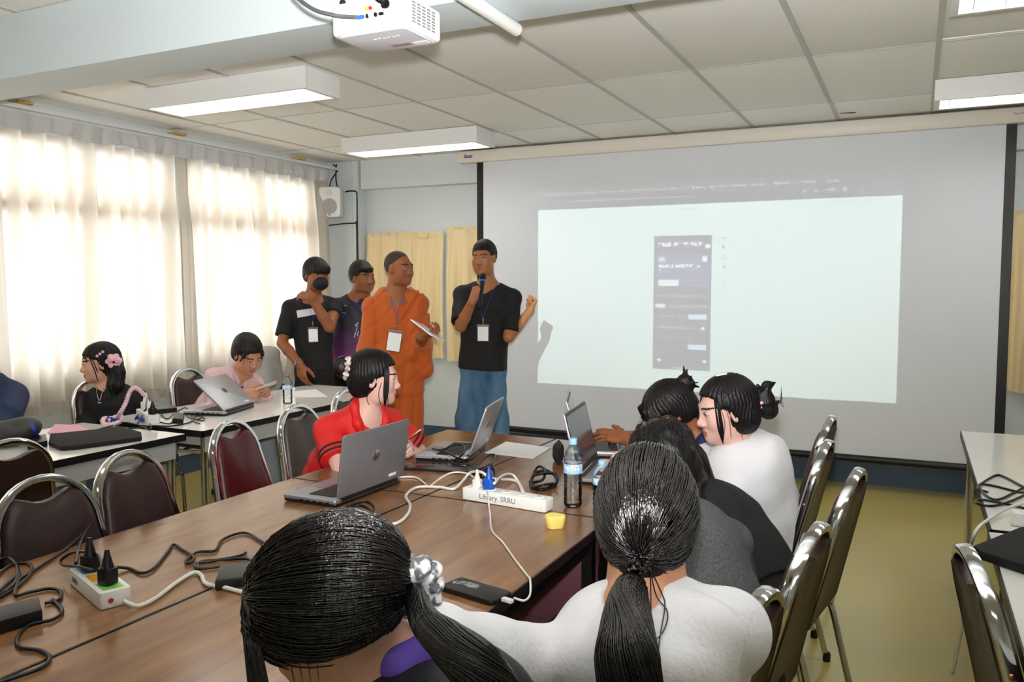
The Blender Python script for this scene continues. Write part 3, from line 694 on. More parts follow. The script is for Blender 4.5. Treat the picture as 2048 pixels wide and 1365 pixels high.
M_LABEL = label_mat(); M_LABELB = mat('pale blue label band', rgb(160, 204, 236), 0.4)
def bottle(label, x, y, z, h, r, fill, cap, lab=True, ribs=True):
    t = thing('water_bottle', label, 'bottle', (x, y, z), random.uniform(0, 3), 'plastic water bottles')
    k = h / 0.23
    prof = [(0.1, 0.0), (0.72, 0.0), (0.92, 0.018), (0.98, 0.05)]
    if ribs:
        for i in range(7): z0 = 0.07 + 0.05 * i; prof += [(1.0, z0), (0.90 if i % 2 else 0.94, z0 + 0.025)]
    else: prof += [(1.0, 0.1), (1.0, 0.42)]
    prof += [(1.0, 0.44), (1.0, 0.47), (0.97, 0.49), (0.97, 0.64), (1.0, 0.66), (0.98, 0.70), (0.90, 0.76), (0.74, 0.82), (0.54, 0.87), (0.40, 0.90), (0.38, 0.93)]
    P = [(a * r, b * h) for a, b in prof]
    MB().lathe(P, 24).build('body', M_PET, t, smooth=60)
    W = [(max(0.002, a * r - 0.0012), b * h + (0.001 if b == 0 else 0)) for a, b in prof if b <= fill]; W.append((W[-1][0], fill * h))
    MB().lathe(W, 24).build('water', M_WATER, t, smooth=60)
    MB().lathe([(0.40 * r, 0.91 * h), (0.41 * r, 0.925 * h), (0.41 * r, 0.99 * h), (0.37 * r, h)], 24, wob=lambda a, zz: 0.03 * math.cos(12 * a)).build('cap', cap, t)
    if lab:
        lb = MB().lathe([(0.985 * r, 0.50 * h), (0.99 * r, 0.505 * h), (0.99 * r, 0.63 * h), (0.985 * r, 0.635 * h)], 24).build('label', M_LABEL, t)
        MB().lathe([(0.995 * r, 0.50 * h), (0.998 * r, 0.505 * h), (0.998 * r, 0.55 * h), (0.995 * r, 0.552 * h)], 24).build('label_band', M_LABELB, lb)
    return t
bottle('tall clear water bottle with pale blue cap beside the white power strip', -1.025, 2.585, ZB, 0.236, 0.032, 0.80, M_CAPB)
bottle('shorter clear water bottle with blue cap in front of the open laptop', -0.935, 2.625, ZB, 0.160, 0.032, 0.55, M_CAPB)
bottle('clear water bottle on the white table near the pink cardigan sleeve', -3.57, 4.08, ZW, 0.185, 0.031, 0.62, clear_shell('clear cap', gloss=0.2))
bottle('small grey capped bottle standing behind the scrunchie head', -1.185, 1.665, ZB, 0.125, 0.026, 0.6, mat('pale grey cap', rgb(190, 200, 208), 0.4), ribs=False)

# ------------------------------------------------------------------ power strips
def strip(label, a, b, z, n, w_=0.062, h_=0.042, plates=False):
    a, b = Vector((a[0], a[1], 0)), Vector((b[0], b[1], 0)); c = (a + b) / 2; d = b - a
    t = thing('power_strip', label, 'power strip', (c.x, c.y, z), math.atan2(d.y, d.x), 'white power strips')
    L_ = d.length
    bd = MB().prism(rrect(L_, w_, 0.008, 3), 0.0, h_, b=0.004).build('case', M_WHITE, t)
    cols = (rgb(90, 170, 220), rgb(250, 170, 40), rgb(130, 200, 80))
    for k in range(n):
        x = -L_ / 2 + L_ * (k + 0.6) / (n + 0.2)
        if plates: MB().prism(rrect(L_ / n * 0.74, w_ * 0.66, 0.003, 2, x, 0), h_ - 0.001, h_ + 0.0008).build('socket', mat('socket plate %d' % k, cols[k % 3], 0.4), bd, smooth=0)
        else: MB().prism([(x + 0.018 * math.cos(q * PI / 8), 0.018 * math.sin(q * PI / 8)) for q in range(16)], h_ - 0.001, h_ + 0.002, b=0.0008).build('socket', M_WHITE, bd)
        for s in (-1, 1): MB().box((x + s * 0.006, 0.003, h_ + 0.0022), (0.002, 0.007, 0.0008)).build('slot', M_BLACK, bd, smooth=0)
    return t
ps1 = strip('long white power strip with handwritten lettering in the middle of the brown tables', (-1.41, 2.535), (-1.075, 2.50), ZB, 5)
link_mesh('lettering', text_mesh('Library. SRRU', 0.026, 0.0003, M=frame((-0.02, -0.0315, 0.021), (1, 0, 0), (0, 0, 1), (0, -1, 0))), mat('grey marker ink', rgb(110, 110, 116), 0.6), ps1, smooth=0)
ps2 = strip('small white power strip with coloured sockets and two black plugs', (-1.89, 1.385), (-1.665, 1.30), ZB, 3, w_=0.072, h_=0.040, plates=True)
link_mesh('lettering', text_mesh('SRRU', 0.018, 0.0003, M=frame((-0.07, -0.0365, 0.02), (1, 0, 0), (0, 0, 1), (0, -1, 0))), MATS['grey marker ink'], ps2, smooth=0)
MB().prism([(0.006 * math.cos(k * PI / 6), 0.006 * math.sin(k * PI / 6)) for k in range(12)], 0, 0.002, frame((0.1195, -0.012, 0.018), (0, 1, 0), (0, 0, 1), (1, 0, 0))).build('indicator', mat('red indicator', rgb(190, 30, 50), 0.3), ps2)
ps3 = strip('white power strip on the white tables with a tall white plug in it', (-3.96, 3.30), (-3.70, 3.16), ZW, 4, h_=0.05)
ps4 = strip('white power strip lying on the white table beside the black sleeve', (0.30, 3.03), (0.58, 3.00), ZW, 4)
def plug(label, x, y, z, m, h=0.055, r=0.018, kind='plug'):
    t = thing(kind, label, 'plug', (x, y, z))
    MB().prism(rrect(r * 2, r * 1.7, r * 0.5, 4), 0.0, h * 0.55, b=0.003).build('body', m, t)
    MB().lathe([(r * 0.75, h * 0.5), (r * 0.55, h * 0.75), (r * 0.35, h), (r * 0.25, h + 0.012)], 12).build('strain_relief', m, t)
    return t
zs = ZB + 0.043
plug('black plug in the blue socket of the small power strip', -1.835, 1.362, zs, M_BLACK, 0.07, 0.021)
plug('black plug in the green socket of the small power strip', -1.715, 1.318, zs, M_BLACK, 0.07, 0.021)
plug('royal blue adapter plugged into the long white power strip', -1.315, 2.523, zs, mat('royal blue plastic', rgb(24, 84, 186), 0.35), 0.065, 0.019)
plug('white plug beside the blue adapter on the long power strip', -1.365, 2.530, zs, M_WCABLE, 0.05, 0.016)
plug('tall white plug block on the power strip by the girl in black', -3.87, 3.255, ZW + 0.052, M_WHITE, 0.085, 0.026)
plug('black plug standing up with its lead at the end of the white power strip', -3.72, 3.17, ZW + 0.052, M_BLACK, 0.06, 0.02)

# ------------------------------------------------------------------ cables on the tables
def C(name, label, pix, r, m, z0=ZB, n=6, cat='cable', seg=6):
    """pix: (px, py[, height above the table])"""
    pts = []
    for q in pix:
        hgt = (q[2] if len(q) > 2 else 0.0) + r; pts.append(at_z(q[0], q[1], z0 + hgt))
    return cable(name, label, pts, r, m, n=n, cat=cat, seg=seg)
C('power_cable', 'thick white cable winding over the brown tables from the long power strip', [(735, 1052), (790, 1048), (815, 1030), (820, 1010), (812, 992), (835, 975), (880, 975), (908, 978), (928, 960, .01), (940, 946, .03), (962, 945, .05), (985, 958, .03), (1030, 962), (1046, 986)], 0.0055, M_WCABLE)
C('charging_cable', 'thin white cable crossing behind the big laptop to the long power strip', [(795, 955), (830, 955), (850, 968), (858, 974), (880, 958, .01), (905, 946, .02), (935, 948, .02), (955, 962, .04), (962, 972, .05)], 0.0038, M_WCABLE)
C('power_cable', 'thick white cable arching away from the blue adapter', [(988, 968, .07), (1005, 952, .05), (1025, 950, .03), (1040, 970), (1050, 990)], 0.005, M_WCABLE)
C('charging_cable', 'thin white charging cable running from the power strip down to the black phone', [(975, 985, .05), (977, 1005, .04), (980, 1030), (984, 1062), (1005, 1085), (1030, 1120), (1053, 1150), (1060, 1160), (1060, 1190, -.01), (1048, 1202), (1028, 1197)], 0.003, M_WCABLE)
C('power_cable', 'thick white lead leaving the small power strip towards the long haired head', [(248, 1203, .01), (275, 1213), (310, 1198), (350, 1168), (385, 1147), (402, 1150), (412, 1168), (450, 1176), (490, 1186), (540, 1190)], 0.0055, M_WCABLE)
C('laptop_cable', 'black cable wandering from the small power strip across to the dark adapter', [(208, 1155, .06), (215, 1137, .02), (255, 1137), (285, 1147), (310, 1135), (335, 1105), (347, 1090), (365, 1100), (388, 1116), (378, 1128), (372, 1122), (395, 1105), (430, 1102), (445, 1080), (488, 1066), (520, 1082), (540, 1095)], 0.0042, M_CABLE)
C('laptop_cable', 'black lead rising from the first plug and over the table edge', [(152, 1128, .08), (155, 1110, .07), (165, 1075, .03), (180, 1050, .01), (172, 1062), (130, 1100), (70, 1140), (38, 1160), (10, 1185), (-10, 1190)], 0.0042, M_CABLE)
C('laptop_cable', 'black lead arching between the two plugs of the small strip', [(205, 1140, .08), (200, 1118, .08), (185, 1106, .08), (150, 1105, .06), (125, 1118, .04), (125, 1130, .03), (160, 1134, .05), (190, 1142, .06)], 0.0042, M_CABLE)
C('laptop_cable', 'tangled black cable coiled around the adapter at the table edge', [(-20, 1130), (15, 1116), (35, 1135), (30, 1165), (5, 1185), (-15, 1165), (20, 1132), (55, 1128), (64, 1142), (40, 1170), (0, 1195), (-20, 1200), (10, 1172), (40, 1150), (30, 1190), (60, 1185), (100, 1178), (122, 1185), (118, 1200), (90, 1208)], 0.0042, M_CABLE)
C('laptop_cable', 'single black cable snaking down to the corner of the picture', [(105, 1200), (125, 1222), (105, 1240), (60, 1250), (35, 1275), (40, 1295), (80, 1302), (100, 1315), (85, 1335), (40, 1352), (-10, 1368)], 0.0042, M_CABLE)
C('laptop_cable', 'bundled black cable wound on the dark adapter beside the long haired head', [(395, 1140), (400, 1125), (440, 1120), (490, 1118), (500, 1125), (450, 1132), (400, 1138), (392, 1128), (430, 1122), (480, 1112), (492, 1106)], 0.004, M_CABLE)
C('laptop_cable', 'black cable coiled in front of the big silver laptop', [(650, 1025), (680, 1018), (720, 1012), (740, 1022), (735, 1040), (700, 1040), (680, 1028), (705, 1010), (735, 1005), (748, 1020), (720, 1036), (690, 1032)], 0.004, M_CABLE)
C('laptop_cable', 'black cable looped over the keyboard of the laptop by the red shirt', [(958, 906, .01), (930, 920, .02), (890, 905, .03), (865, 898, .03), (885, 900, .03), (910, 890, .04), (928, 893, .04), (925, 910, .03), (905, 925, .01), (930, 935), (960, 938), (985, 925), (988, 910), (970, 915), (950, 940), (975, 960), (990, 950), (985, 930)], 0.004, M_CABLE)
C('laptop_cable', 'knotted bundle of black cable beside the tall water bottle', [(1060, 965), (1075, 935, .03), (1090, 940, .04), (1085, 960, .02), (1062, 968), (1080, 980), (1110, 972), (1112, 950, .02), (1085, 948, .04), (1065, 955, .02), (1070, 978), (1100, 975), (1115, 960, .02), (1095, 942, .03), (1070, 948, .02), (1062, 975), (1090, 970, .02), (1112, 968)], 0.0055, M_CABLE, seg=5)
C('laptop_cable', 'black cable pile between the paper sheet and the white cable', [(945, 938), (960, 950, .01), (975, 942, .02), (985, 955, .02), (970, 968, .01), (955, 955, .02), (975, 935, .02), (990, 945), (985, 965), (965, 960)], 0.0045, M_CABLE)
C('laptop_cable', 'black cable tangle across the two white tables', [(185, 862), (215, 855), (245, 846), (275, 850), (300, 860), (298, 845), (285, 838), (310, 842), (340, 848), (350, 832), (365, 828), (385, 838), (400, 838), (405, 832), (392, 832), (380, 845), (340, 853), (310, 852), (280, 856), (255, 858)], 0.004, M_CABLE, z0=ZW)
C('laptop_cable', 'black lead rising from the plug at the end of the white power strip', [(272, 852), (285, 832, .03), (292, 812, .07), (296, 797, .10), (297, 790, .12), (293, 805, .11), (292, 820, .09)], 0.004, M_CABLE, z0=ZW)
C('laptop_cable', 'black cable looping beside the half closed laptop', [(322, 830), (335, 838), (350, 826), (370, 816), (378, 824), (388, 838), (405, 842), (408, 836), (392, 833), (384, 842), (400, 848)], 0.0035, M_CABLE, z0=ZW)
C('laptop_cable', 'tangled black cable on the far white table by the screen', [(1975, 985), (1955, 975), (1990, 952), (2010, 955), (2048, 975), (2075, 985), (2040, 985), (1985, 972), (1958, 970), (1970, 990), (1995, 1000), (2030, 985), (2060, 970), (2080, 972), (2040, 995), (1990, 1012), (1955, 1008), (1960, 1000), (2010, 1008), (2060, 1020)], 0.0045, M_CABLE, z0=ZW)
C('power_cable', 'thick white cable from the power strip hanging off the near white table edge', [(2060, 1005, .03), (2020, 1015, .02), (1985, 1035, .01), (1958, 1055), (1945, 1080, -.04), (1938, 1112, -.15), (1930, 1170, -.3), (1925, 1250, -.5), (1915, 1300, -.6), (1905, 1350, -.7)], 0.0055, M_WCABLE, z0=ZW)
# pink ruffled charging cord rising from the tall plug
pk = [at_z(215, 842, ZW + .01), at_z(240, 832, ZW + .01), at_z(238, 845, ZW + .01), at_z(210, 850, ZW + .01), at_z(208, 838, ZW + .01), at_z(232, 836, ZW + .01)]
P_ = Vector((-3.87, 3.255, ZW + .13))
pk += [at_x(242, 824, -3.90), at_x(252, 805, -3.89), at_x(258, 788, -3.88), at_x(266, 777, -3.875), at_x(276, 779, -3.872), P_]
pkp = smoothpath(pk, 14)
tag(MB().tube(pkp, [0.011 + 0.004 * math.sin(i * 2.1) for i in range(len(pkp))], 8).build('ruffled_cord', mat('pale pink ruffled fabric', rgb(240, 206, 212), 0.8), smooth=180), 'pale pink ruffled cable cover arching from the tall white plug', 'cable')

# ------------------------------------------------------------------ smaller things on the tables
def slab(name, label, cat, pix, z0, th, m, b=0.004, lift=0.0):
    P = [at_z(x, y, z0 + lift + th / 2) for x, y in pix]; c = sum(P, Vector()) / len(P)
    o = MB().prism([(p.x - c.x, p.y - c.y) for p in P], 0, th, b=b).build(name, m); o.location = (c.x, c.y, z0 + lift); return tag(o, label, cat)
slab('paper_sheet', 'white sheet of paper lying on the brown table behind the power strip', 'paper', [(970, 906), (1066, 918), (1102, 896), (1012, 884)], ZB, 0.0015, M_PAPER, 0)
slab('paper_sheet', 'white sheet of paper on the white table beside the bottle', 'paper', [(575, 795), (655, 794), (632, 779), (588, 783)], ZW, 0.0015, M_PAPER, 0)
slab('laptop_sleeve', 'flat black zipped laptop sleeve along the white table edge', 'sleeve', [(97, 888), (120, 898), (150, 896), (284, 878), (283, 868), (240, 856), (200, 862), (100, 872)], ZW, 0.022, M_BLACKCLOTH, 0.009)
slab('laptop_sleeve', 'black laptop sleeve jutting over the near edge of the white table', 'sleeve', [(1946, 1100), (1960, 1112), (2080, 1150), (2160, 1130), (2110, 1050), (2040, 1062)], ZW, 0.028, M_BLACKCLOTH, 0.01)
slab('pink_cloth', 'pink cloth lying behind the black sleeve on the white table', 'cloth', [(95, 866), (120, 868), (185, 866), (160, 852), (110, 850)], ZW, 0.008, mat('pale pink cloth', rgb(240, 180, 196), 0.8), 0.003)
ad = slab('power_adapter', 'black power adapter brick with a label strip at the picture edge', 'adapter', [(-30, 1265), (85, 1232), (78, 1206), (-30, 1232)], ZB, 0.03, M_BLACK, 0.006)
slab('power_adapter', 'black power adapter brick beside the long haired head', 'adapter', [(430, 1172), (520, 1160), (520, 1130), (440, 1140)], ZB, 0.028, M_BLACK, 0.006)
slab('power_adapter', 'black power adapter brick lying on the white tables beside the laptop', 'adapter', [(345, 842), (366, 844), (368, 832), (348, 830)], ZW, 0.03, M_BLACK, 0.006)
slab('power_adapter', 'long black adapter behind the black plug on the white table', 'adapter', [(300, 826), (354, 820), (352, 815), (300, 820)], ZW, 0.028, M_BLACK, 0.006)
slab('tablet', 'thin dark tablet lying in front of the laptop with black cable', 'tablet', [(800, 938), (950, 946), (960, 932), (830, 926)], ZB, 0.009, mat('dark tablet glass', rgb(36, 32, 40), 0.15), 0.002)
slab('notebook', 'black hard drive box at the end of the black laptop sleeve', 'box', [(55, 895), (95, 888), (92, 874), (60, 880)], ZW, 0.03, M_BLACK, 0.004)
po = slab('eyeglass_pouch', 'black padded pouch standing behind the tall water bottle', 'pouch', [(1105, 905), (1118, 918), (1128, 905), (1118, 892)], ZB, 0.075, M_BLACKCLOTH, 0.02)
# black phone with peeling silver patch
pt = [at_z(x, y, ZB + .006) for x, y in ((888, 1178), (990, 1209), (1018, 1188), (915, 1160))]; cph = sum(pt, Vector()) / 4; dph = (pt[1] - pt[0])
phn = thing('phone', 'black phone in a worn case lying at the table edge with a white charging lead', 'phone', (cph.x, cph.y, ZB), math.atan2(dph.y, dph.x))
MB().prism(rrect(0.17, 0.082, 0.014, 4), 0, 0.013, b=0.004).build('case', M_BLACK, phn)
MB().prism([(-.078, .006), (-.06, .022), (-.01, .024), (.0, .016), (.002, .0), (-.02, -.006), (-.05, -.002), (-.07, -.008)], 0.0125, 0.0136).build('worn_patch', mat('silver grey worn patch', rgb(150, 152, 150), 0.6, var=(60, rgb(80, 82, 84), 0.08)), phn, smooth=0)
MB().box((0.098, 0, 0.007), (0.03, 0.014, 0.009), b=0.003).build('charging_plug', M_WCABLE, phn)
# yellow heart sponge
hp_ = []
for k in range(28):
    a = 2 * PI * k / 28; hp_.append((0.030 * (1 + 0.10 * math.cos(2 * a) + 0.16 * abs(math.sin(a * 1.0 + 0.3)) ** 3) * math.cos(a), 0.028 * (1 + 0.14 * math.cos(3 * a + 0.6)) * math.sin(a)))
hb = MB(); nr = len(hp_)
for z, s in ((0, 0.78), (0.004, 0.84), (0.028, 0.98), (0.036, 1.0), (0.040, 0.94), (0.041, 0.5)): hb.v += [(x * s, y * s, z) for x, y in hp_]
for j in range(5):
    for i in range(nr): hb.f.append((j * nr + i, j * nr + (i + 1) % nr, (j + 1) * nr + (i + 1) % nr, (j + 1) * nr + i))
hb.f += [tuple(range(nr - 1, -1, -1)), tuple(5 * nr + i for i in range(nr))]
yo = hb.build('sponge', mat('butter yellow foam', rgb(246, 220, 120), 0.7, bump=(300, 0.1))); yo.location = (-0.985, 2.335, ZB); yo.rotation_euler.z = 0.5
tag(yo, 'small butter yellow heart shaped sponge next to the power strip', 'sponge')
# blue lanyards dropped on the white tables
for i, (lab, pix) in enumerate((('blue lanyard ribbon in front of the white power strip', [(270, 838), (278, 832), (290, 836), (284, 841), (272, 834), (282, 838), (290, 832)]), ('blue lanyard ribbon inside the pink cord loop', [(212, 842), (222, 838), (235, 843), (238, 841), (224, 840), (214, 836)]), ('blue strap loop beside the black bag', [(62, 848), (70, 862), (75, 880), (92, 882), (80, 884), (68, 872)]))):
    P = smoothpath([at_z(x, y, ZW + 0.012 + 0.006 * (k % 2)) for k, (x, y) in enumerate(pix)], 6)
    tag(MB().tube(P, 0.006, 8, flat=(0.0012, 0.009, (0, 0.2, 1))).build('lanyard', M_BLUE, smooth=60), lab, 'lanyard')
# ------------------------------------------------------------------ smooth-surface modelling: distance fields meshed with surface nets
V3 = lambda *a: np.array(a, dtype=float)
def nv(v): v = np.array(v, dtype=float); return v / (np.linalg.norm(v) + 1e-12)
class Frame:
    """columns: right, forward, up"""
    def __init__(s, o, R): s.o = np.array(o, float); s.R = np.array(R, float)
    def __call__(s, x, y, z): return s.o + s.R @ np.array((x, y, z), float)
def facing(o, yaw, pitch=0.0, roll=0.0):
    a, p, q = map(math.radians, (yaw, pitch, roll))
    f0, r0, u0 = V3(math.cos(a), math.sin(a), 0), V3(math.sin(a), -math.cos(a), 0), V3(0, 0, 1)
    f = f0 * math.cos(p) - u0 * math.sin(p); u = u0 * math.cos(p) + f0 * math.sin(p)
    r = r0 * math.cos(q) - u * math.sin(q); u = u * math.cos(q) + r0 * math.sin(q)
    return Frame(o, np.stack((r, f, u), 1))
class Field:
    def __init__(s): s.ops = []; s.disp = None
    def _a(s, fn, c, rad, k, mode): s.ops.append((fn, np.array(c, float), rad, k, mode)); return s
    def cap(s, a, b, ra, rb, k=0.02, mode='+', flat=False):
        a, b = np.array(a, float), np.array(b, float); ab = b - a; L2 = max(ab @ ab, 1e-12); L = math.sqrt(L2); dr = rb - ra
        def fn(P):
            h = ((P - a) @ ab) / L2; t = np.clip(h, 0, 1)
            d = np.linalg.norm(P - a - t[..., None] * ab, axis=-1) - (ra + t * dr)
            if flat: d = np.maximum(d, (h - 1) * L)
            return d
        return s._a(fn, (a + b) / 2, L / 2 + max(ra, rb), k, mode)
    def chain(s, pts, rs, k=0.02, mode='+'):
        for i in range(len(pts) - 1): s.cap(pts[i], pts[i + 1], rs[i], rs[i + 1], k, mode)
        return s
    def ell(s, c, r, F=None, k=0.02, mode='+'):
        r = np.array(r, float)
        if F is not None: c = F(*c); R = F.R
        else: R = np.eye(3)
        c = np.array(c, float)
        def fn(P):
            q = (P - c) @ R; k0 = np.linalg.norm(q / r, axis=-1); k1 = np.linalg.norm(q / (r * r), axis=-1)
            return k0 * (k0 - 1) / np.maximum(k1, 1e-9)
        return s._a(fn, c, r.max(), k, mode)
    def ecap(s, a, b, r0, r1, side, k=0.04, mode='+', flat=0, p=2.0):
        a, b = np.array(a, float), np.array(b, float); ax = b - a; L = np.linalg.norm(ax); ax = ax / L
        sd = nv(np.array(side, float) - ax * (np.array(side, float) @ ax)); fr = np.cross(ax, sd)
        def fn(P):
            q = P - a; h = q @ ax; t = np.clip(h / L, 0, 1)
            rx = r0[0] + (r1[0] - r0[0]) * t; ry = r0[1] + (r1[1] - r0[1]) * t; m = np.minimum(rx, ry)
            w = h - np.clip(h, 0, L); u = np.abs((q @ sd) / rx); v = np.abs((q @ fr) / ry)
            uv = np.sqrt(u * u + v * v) if p == 2 else (u ** p + v ** p) ** (1 / p)
            d = (np.sqrt(uv ** 2 + (w / m) ** 2) - 1) * m
            if flat & 1: d = np.maximum(d, -h)
            if flat & 2: d = np.maximum(d, h - L)
            return d
        return s._a(fn, (a + b) / 2, L / 2 + max(r0[0], r0[1], r1[0], r1[1]), k, mode)
    def box(s, c, half, F=None, rnd=0.01, k=0.02, mode='+'):
        half = np.array(half, float)
        if F is not None: c = F(*c); R = F.R
        else: R = np.eye(3)
        c = np.array(c, float)
        def fn(P):
            q = np.abs((P - c) @ R) - half + rnd
            return np.linalg.norm(np.maximum(q, 0), axis=-1) + np.minimum(q.max(-1), 0) - rnd
        return s._a(fn, c, np.linalg.norm(half), k, mode)
    def plane(s, o, n, k=0.004):
        """keep the side the normal points away from"""
        o, n = np.array(o, float), nv(n)
        return s._a(lambda P: (P - o) @ n, o, 1e9, k, '^')
    def eval(s, P, hd):
        C = P.mean(1) if P.shape[1] > 1 else P[:, 0]
        d = np.full(P.shape[:2], 0.12)
        for fn, c, rad, k, mode in s.ops:
            m = np.linalg.norm(C - c, axis=1) < rad + hd + 0.13 if rad < 1e8 else np.ones(len(C), bool)
            if not m.any(): continue
            v = fn(P[m]); e = d[m]
            if mode == '+':
                h = np.clip(0.5 + 0.5 * (e - v) / k, 0, 1); d[m] = e * (1 - h) + v * h - k * h * (1 - h)
            else:
                if mode == '-': v = -v
                h = np.clip(0.5 - 0.5 * (e - v) / k, 0, 1); d[m] = e * (1 - h) + v * h + k * h * (1 - h)
        if s.disp is not None: d = d + s.disp(P)
        return d
    def bounds(s):
        lo = np.full(3, 1e9); hi = -lo
        for fn, c, rad, k, mode in s.ops:
            if mode == '+': lo = np.minimum(lo, c - rad); hi = np.maximum(hi, c + rad)
        return lo - 0.02, hi + 0.02
    def mesh(s, h, smooth=1, keep=None):
        lo, hi = s.bounds(); B = 8; bs = B * h; nb = np.ceil((hi - lo) / bs).astype(int) + 1
        I = np.stack(np.meshgrid(*[np.arange(n) for n in nb], indexing='ij'), -1).reshape(-1, 3)
        hd = bs * 0.87
        act = []
        for q in range(0, len(I), 20000):
            J = I[q:q + 20000]; P = lo + (J + 0.5) * bs
            if keep is not None:
                g_ = keep(P, bs); J = J[g_]; P = P[g_]
                if not len(J): continue
            act.append(J[np.abs(s.eval(P[:, None, :], 0.0)[:, 0]) < hd * 1.35 + 0.004])
        I = np.concatenate(act); g = np.arange(B + 1)
        G = np.stack(np.meshgrid(g, g, g, indexing='ij'), -1).reshape(-1, 3)
        keys = []; verts = []; ed = {0: [], 1: [], 2: []}; big = 1 << 20
        def key(c): return (c[..., 0] * big + c[..., 1]) * big + c[..., 2]
        for q in range(0, len(I), 400):
            J = I[q:q + 400]; base = J * B
            P = lo + (base[:, None, :] + G) * h
            D = s.eval(P, hd).reshape(-1, B + 1, B + 1, B + 1)
            n = D < 0
            c8 = [n[:, i:B + i, j:B + j, k:B + k] for i in (0, 1) for j in (0, 1) for k in (0, 1)]
            cnt = sum(c.astype(np.int8) for c in c8); cell = (cnt > 0) & (cnt < 8)
            w = np.argwhere(cell)
            if not len(w): continue
            b_, i_, j_, k_ = w.T
            acc = np.zeros((len(w), 3)); num = np.zeros(len(w))
            cor = {(a, b, c): D[b_, i_ + a, j_ + b, k_ + c] for a in (0, 1) for b in (0, 1) for c in (0, 1)}
            for ax in range(3):
                for u in (0, 1):
                    for v in (0, 1):
                        p0 = [u, v]; p0.insert(ax, 0); p1 = list(p0); p1[ax] = 1
                        d0, d1 = cor[tuple(p0)], cor[tuple(p1)]; cr = (d0 < 0) != (d1 < 0)
                        t = np.where(cr, d0 / np.where(cr, d0 - d1, 1), 0)
                        pt = np.zeros((len(w), 3)); pt[:, ax] = t
                        oth = [x for x in range(3) if x != ax]; pt[:, oth[0]] = u; pt[:, oth[1]] = v
                        acc += np.where(cr[:, None], pt, 0); num += cr
            cc = base[b_] + w[:, 1:]
            keys.append(key(cc)); verts.append(lo + (cc + acc / num[:, None]) * h)
            for ax in range(3):
                sl0 = [slice(None)] + [slice(0, B)] * 3; sl1 = list(sl0); sl1[ax + 1] = slice(1, B + 1)
                a0, a1 = n[tuple(sl0)], n[tuple(sl1)]; x = np.argwhere(a0 != a1)
                if len(x): ed[ax].append(np.concatenate((base[x[:, 0]] + x[:, 1:], a0[x[:, 0], x[:, 1], x[:, 2], x[:, 3]][:, None].astype(int)), 1))
        K = np.concatenate(keys); Vv = np.concatenate(verts); o = np.argsort(K); K = K[o]; Vv = Vv[o]
        K, ui = np.unique(K, return_index=True); Vv = Vv[ui]
        F = []
        for ax in range(3):
            if not ed[ax]: continue
            E = np.concatenate(ed[ax]); c = E[:, :3]; a, b = [(1, 2), (2, 0), (0, 1)][ax]
            off = np.zeros((4, 3), int); off[1, a] = -1; off[2, a] = -1; off[2, b] = -1; off[3, b] = -1
            ids = []; ok = np.ones(len(E), bool)
            for q in range(4):
                kk = key(c + off[q]); ix = np.clip(np.searchsorted(K, kk), 0, len(K) - 1); ok &= K[ix] == kk; ids.append(ix)
            Q = np.stack(ids, 1)[ok]; fl = E[ok, 3] == 1
            Q[~fl] = Q[~fl][:, ::-1]; F.append(Q)
        F = np.concatenate(F)
        for _ in range(smooth):
            S = np.zeros_like(Vv); N = np.zeros(len(Vv))
            for q in range(4):
                i, j = F[:, q], F[:, (q + 1) % 4]; np.add.at(S, i, Vv[j]); np.add.at(N, i, 1); np.add.at(S, j, Vv[i]); np.add.at(N, j, 1)
            A = S / np.maximum(N, 1)[:, None]; Vv = np.where((N > 0)[:, None], Vv * 0.5 + A * 0.5, Vv)
        return Vv, F
def np_mesh(name, V, F, m, parent, zones=None):
    me = bpy.data.meshes.new(name); nf = len(F)
    me.vertices.add(len(V)); me.vertices.foreach_set('co', np.ascontiguousarray(V, dtype=np.float32).ravel())
    me.loops.add(nf * 4); me.loops.foreach_set('vertex_index', np.ascontiguousarray(F, dtype=np.int32).ravel())
    me.polygons.add(nf); me.polygons.foreach_set('loop_start', np.arange(0, nf * 4, 4, dtype=np.int32))
    me.update(calc_edges=True)
    if zones is not None: me.polygons.foreach_set('material_index', zones(V[F].mean(1)).astype(np.int32))
    return link_mesh(name, me, m, parent, 180, True)
def folds(amp, freq, axes, warp=0.35, seed=0):
    """soft creases running across the given directions"""
    rs = np.random.RandomState(seed); T = [(nv(a), rs.uniform(0, 6.28), rs.uniform(.8, 1.25)) for a in axes]
    def fn(P):
        d = 0.0; w = 0.6 * np.sin(P[..., 0] * 9.3 + seed) + 0.6 * np.sin(P[..., 1] * 8.1 + 1.3) + 0.6 * np.sin(P[..., 2] * 10.7 + 2.1 * seed)
        for n, ph, q in T:
            d = d + np.abs(np.sin((P @ n) * freq * q + ph + warp * 4 * w)) ** 1.5
        msk = 0.5 + 0.5 * np.sin(P[..., 0] * 7.3 + P[..., 2] * 6.1 + seed) * np.sin(P[..., 1] * 6.7 - P[..., 2] * 4.3 + 1 + seed)
        return -amp * (d / len(T) - 0.5) * (0.35 + 0.65 * msk)
    return fn

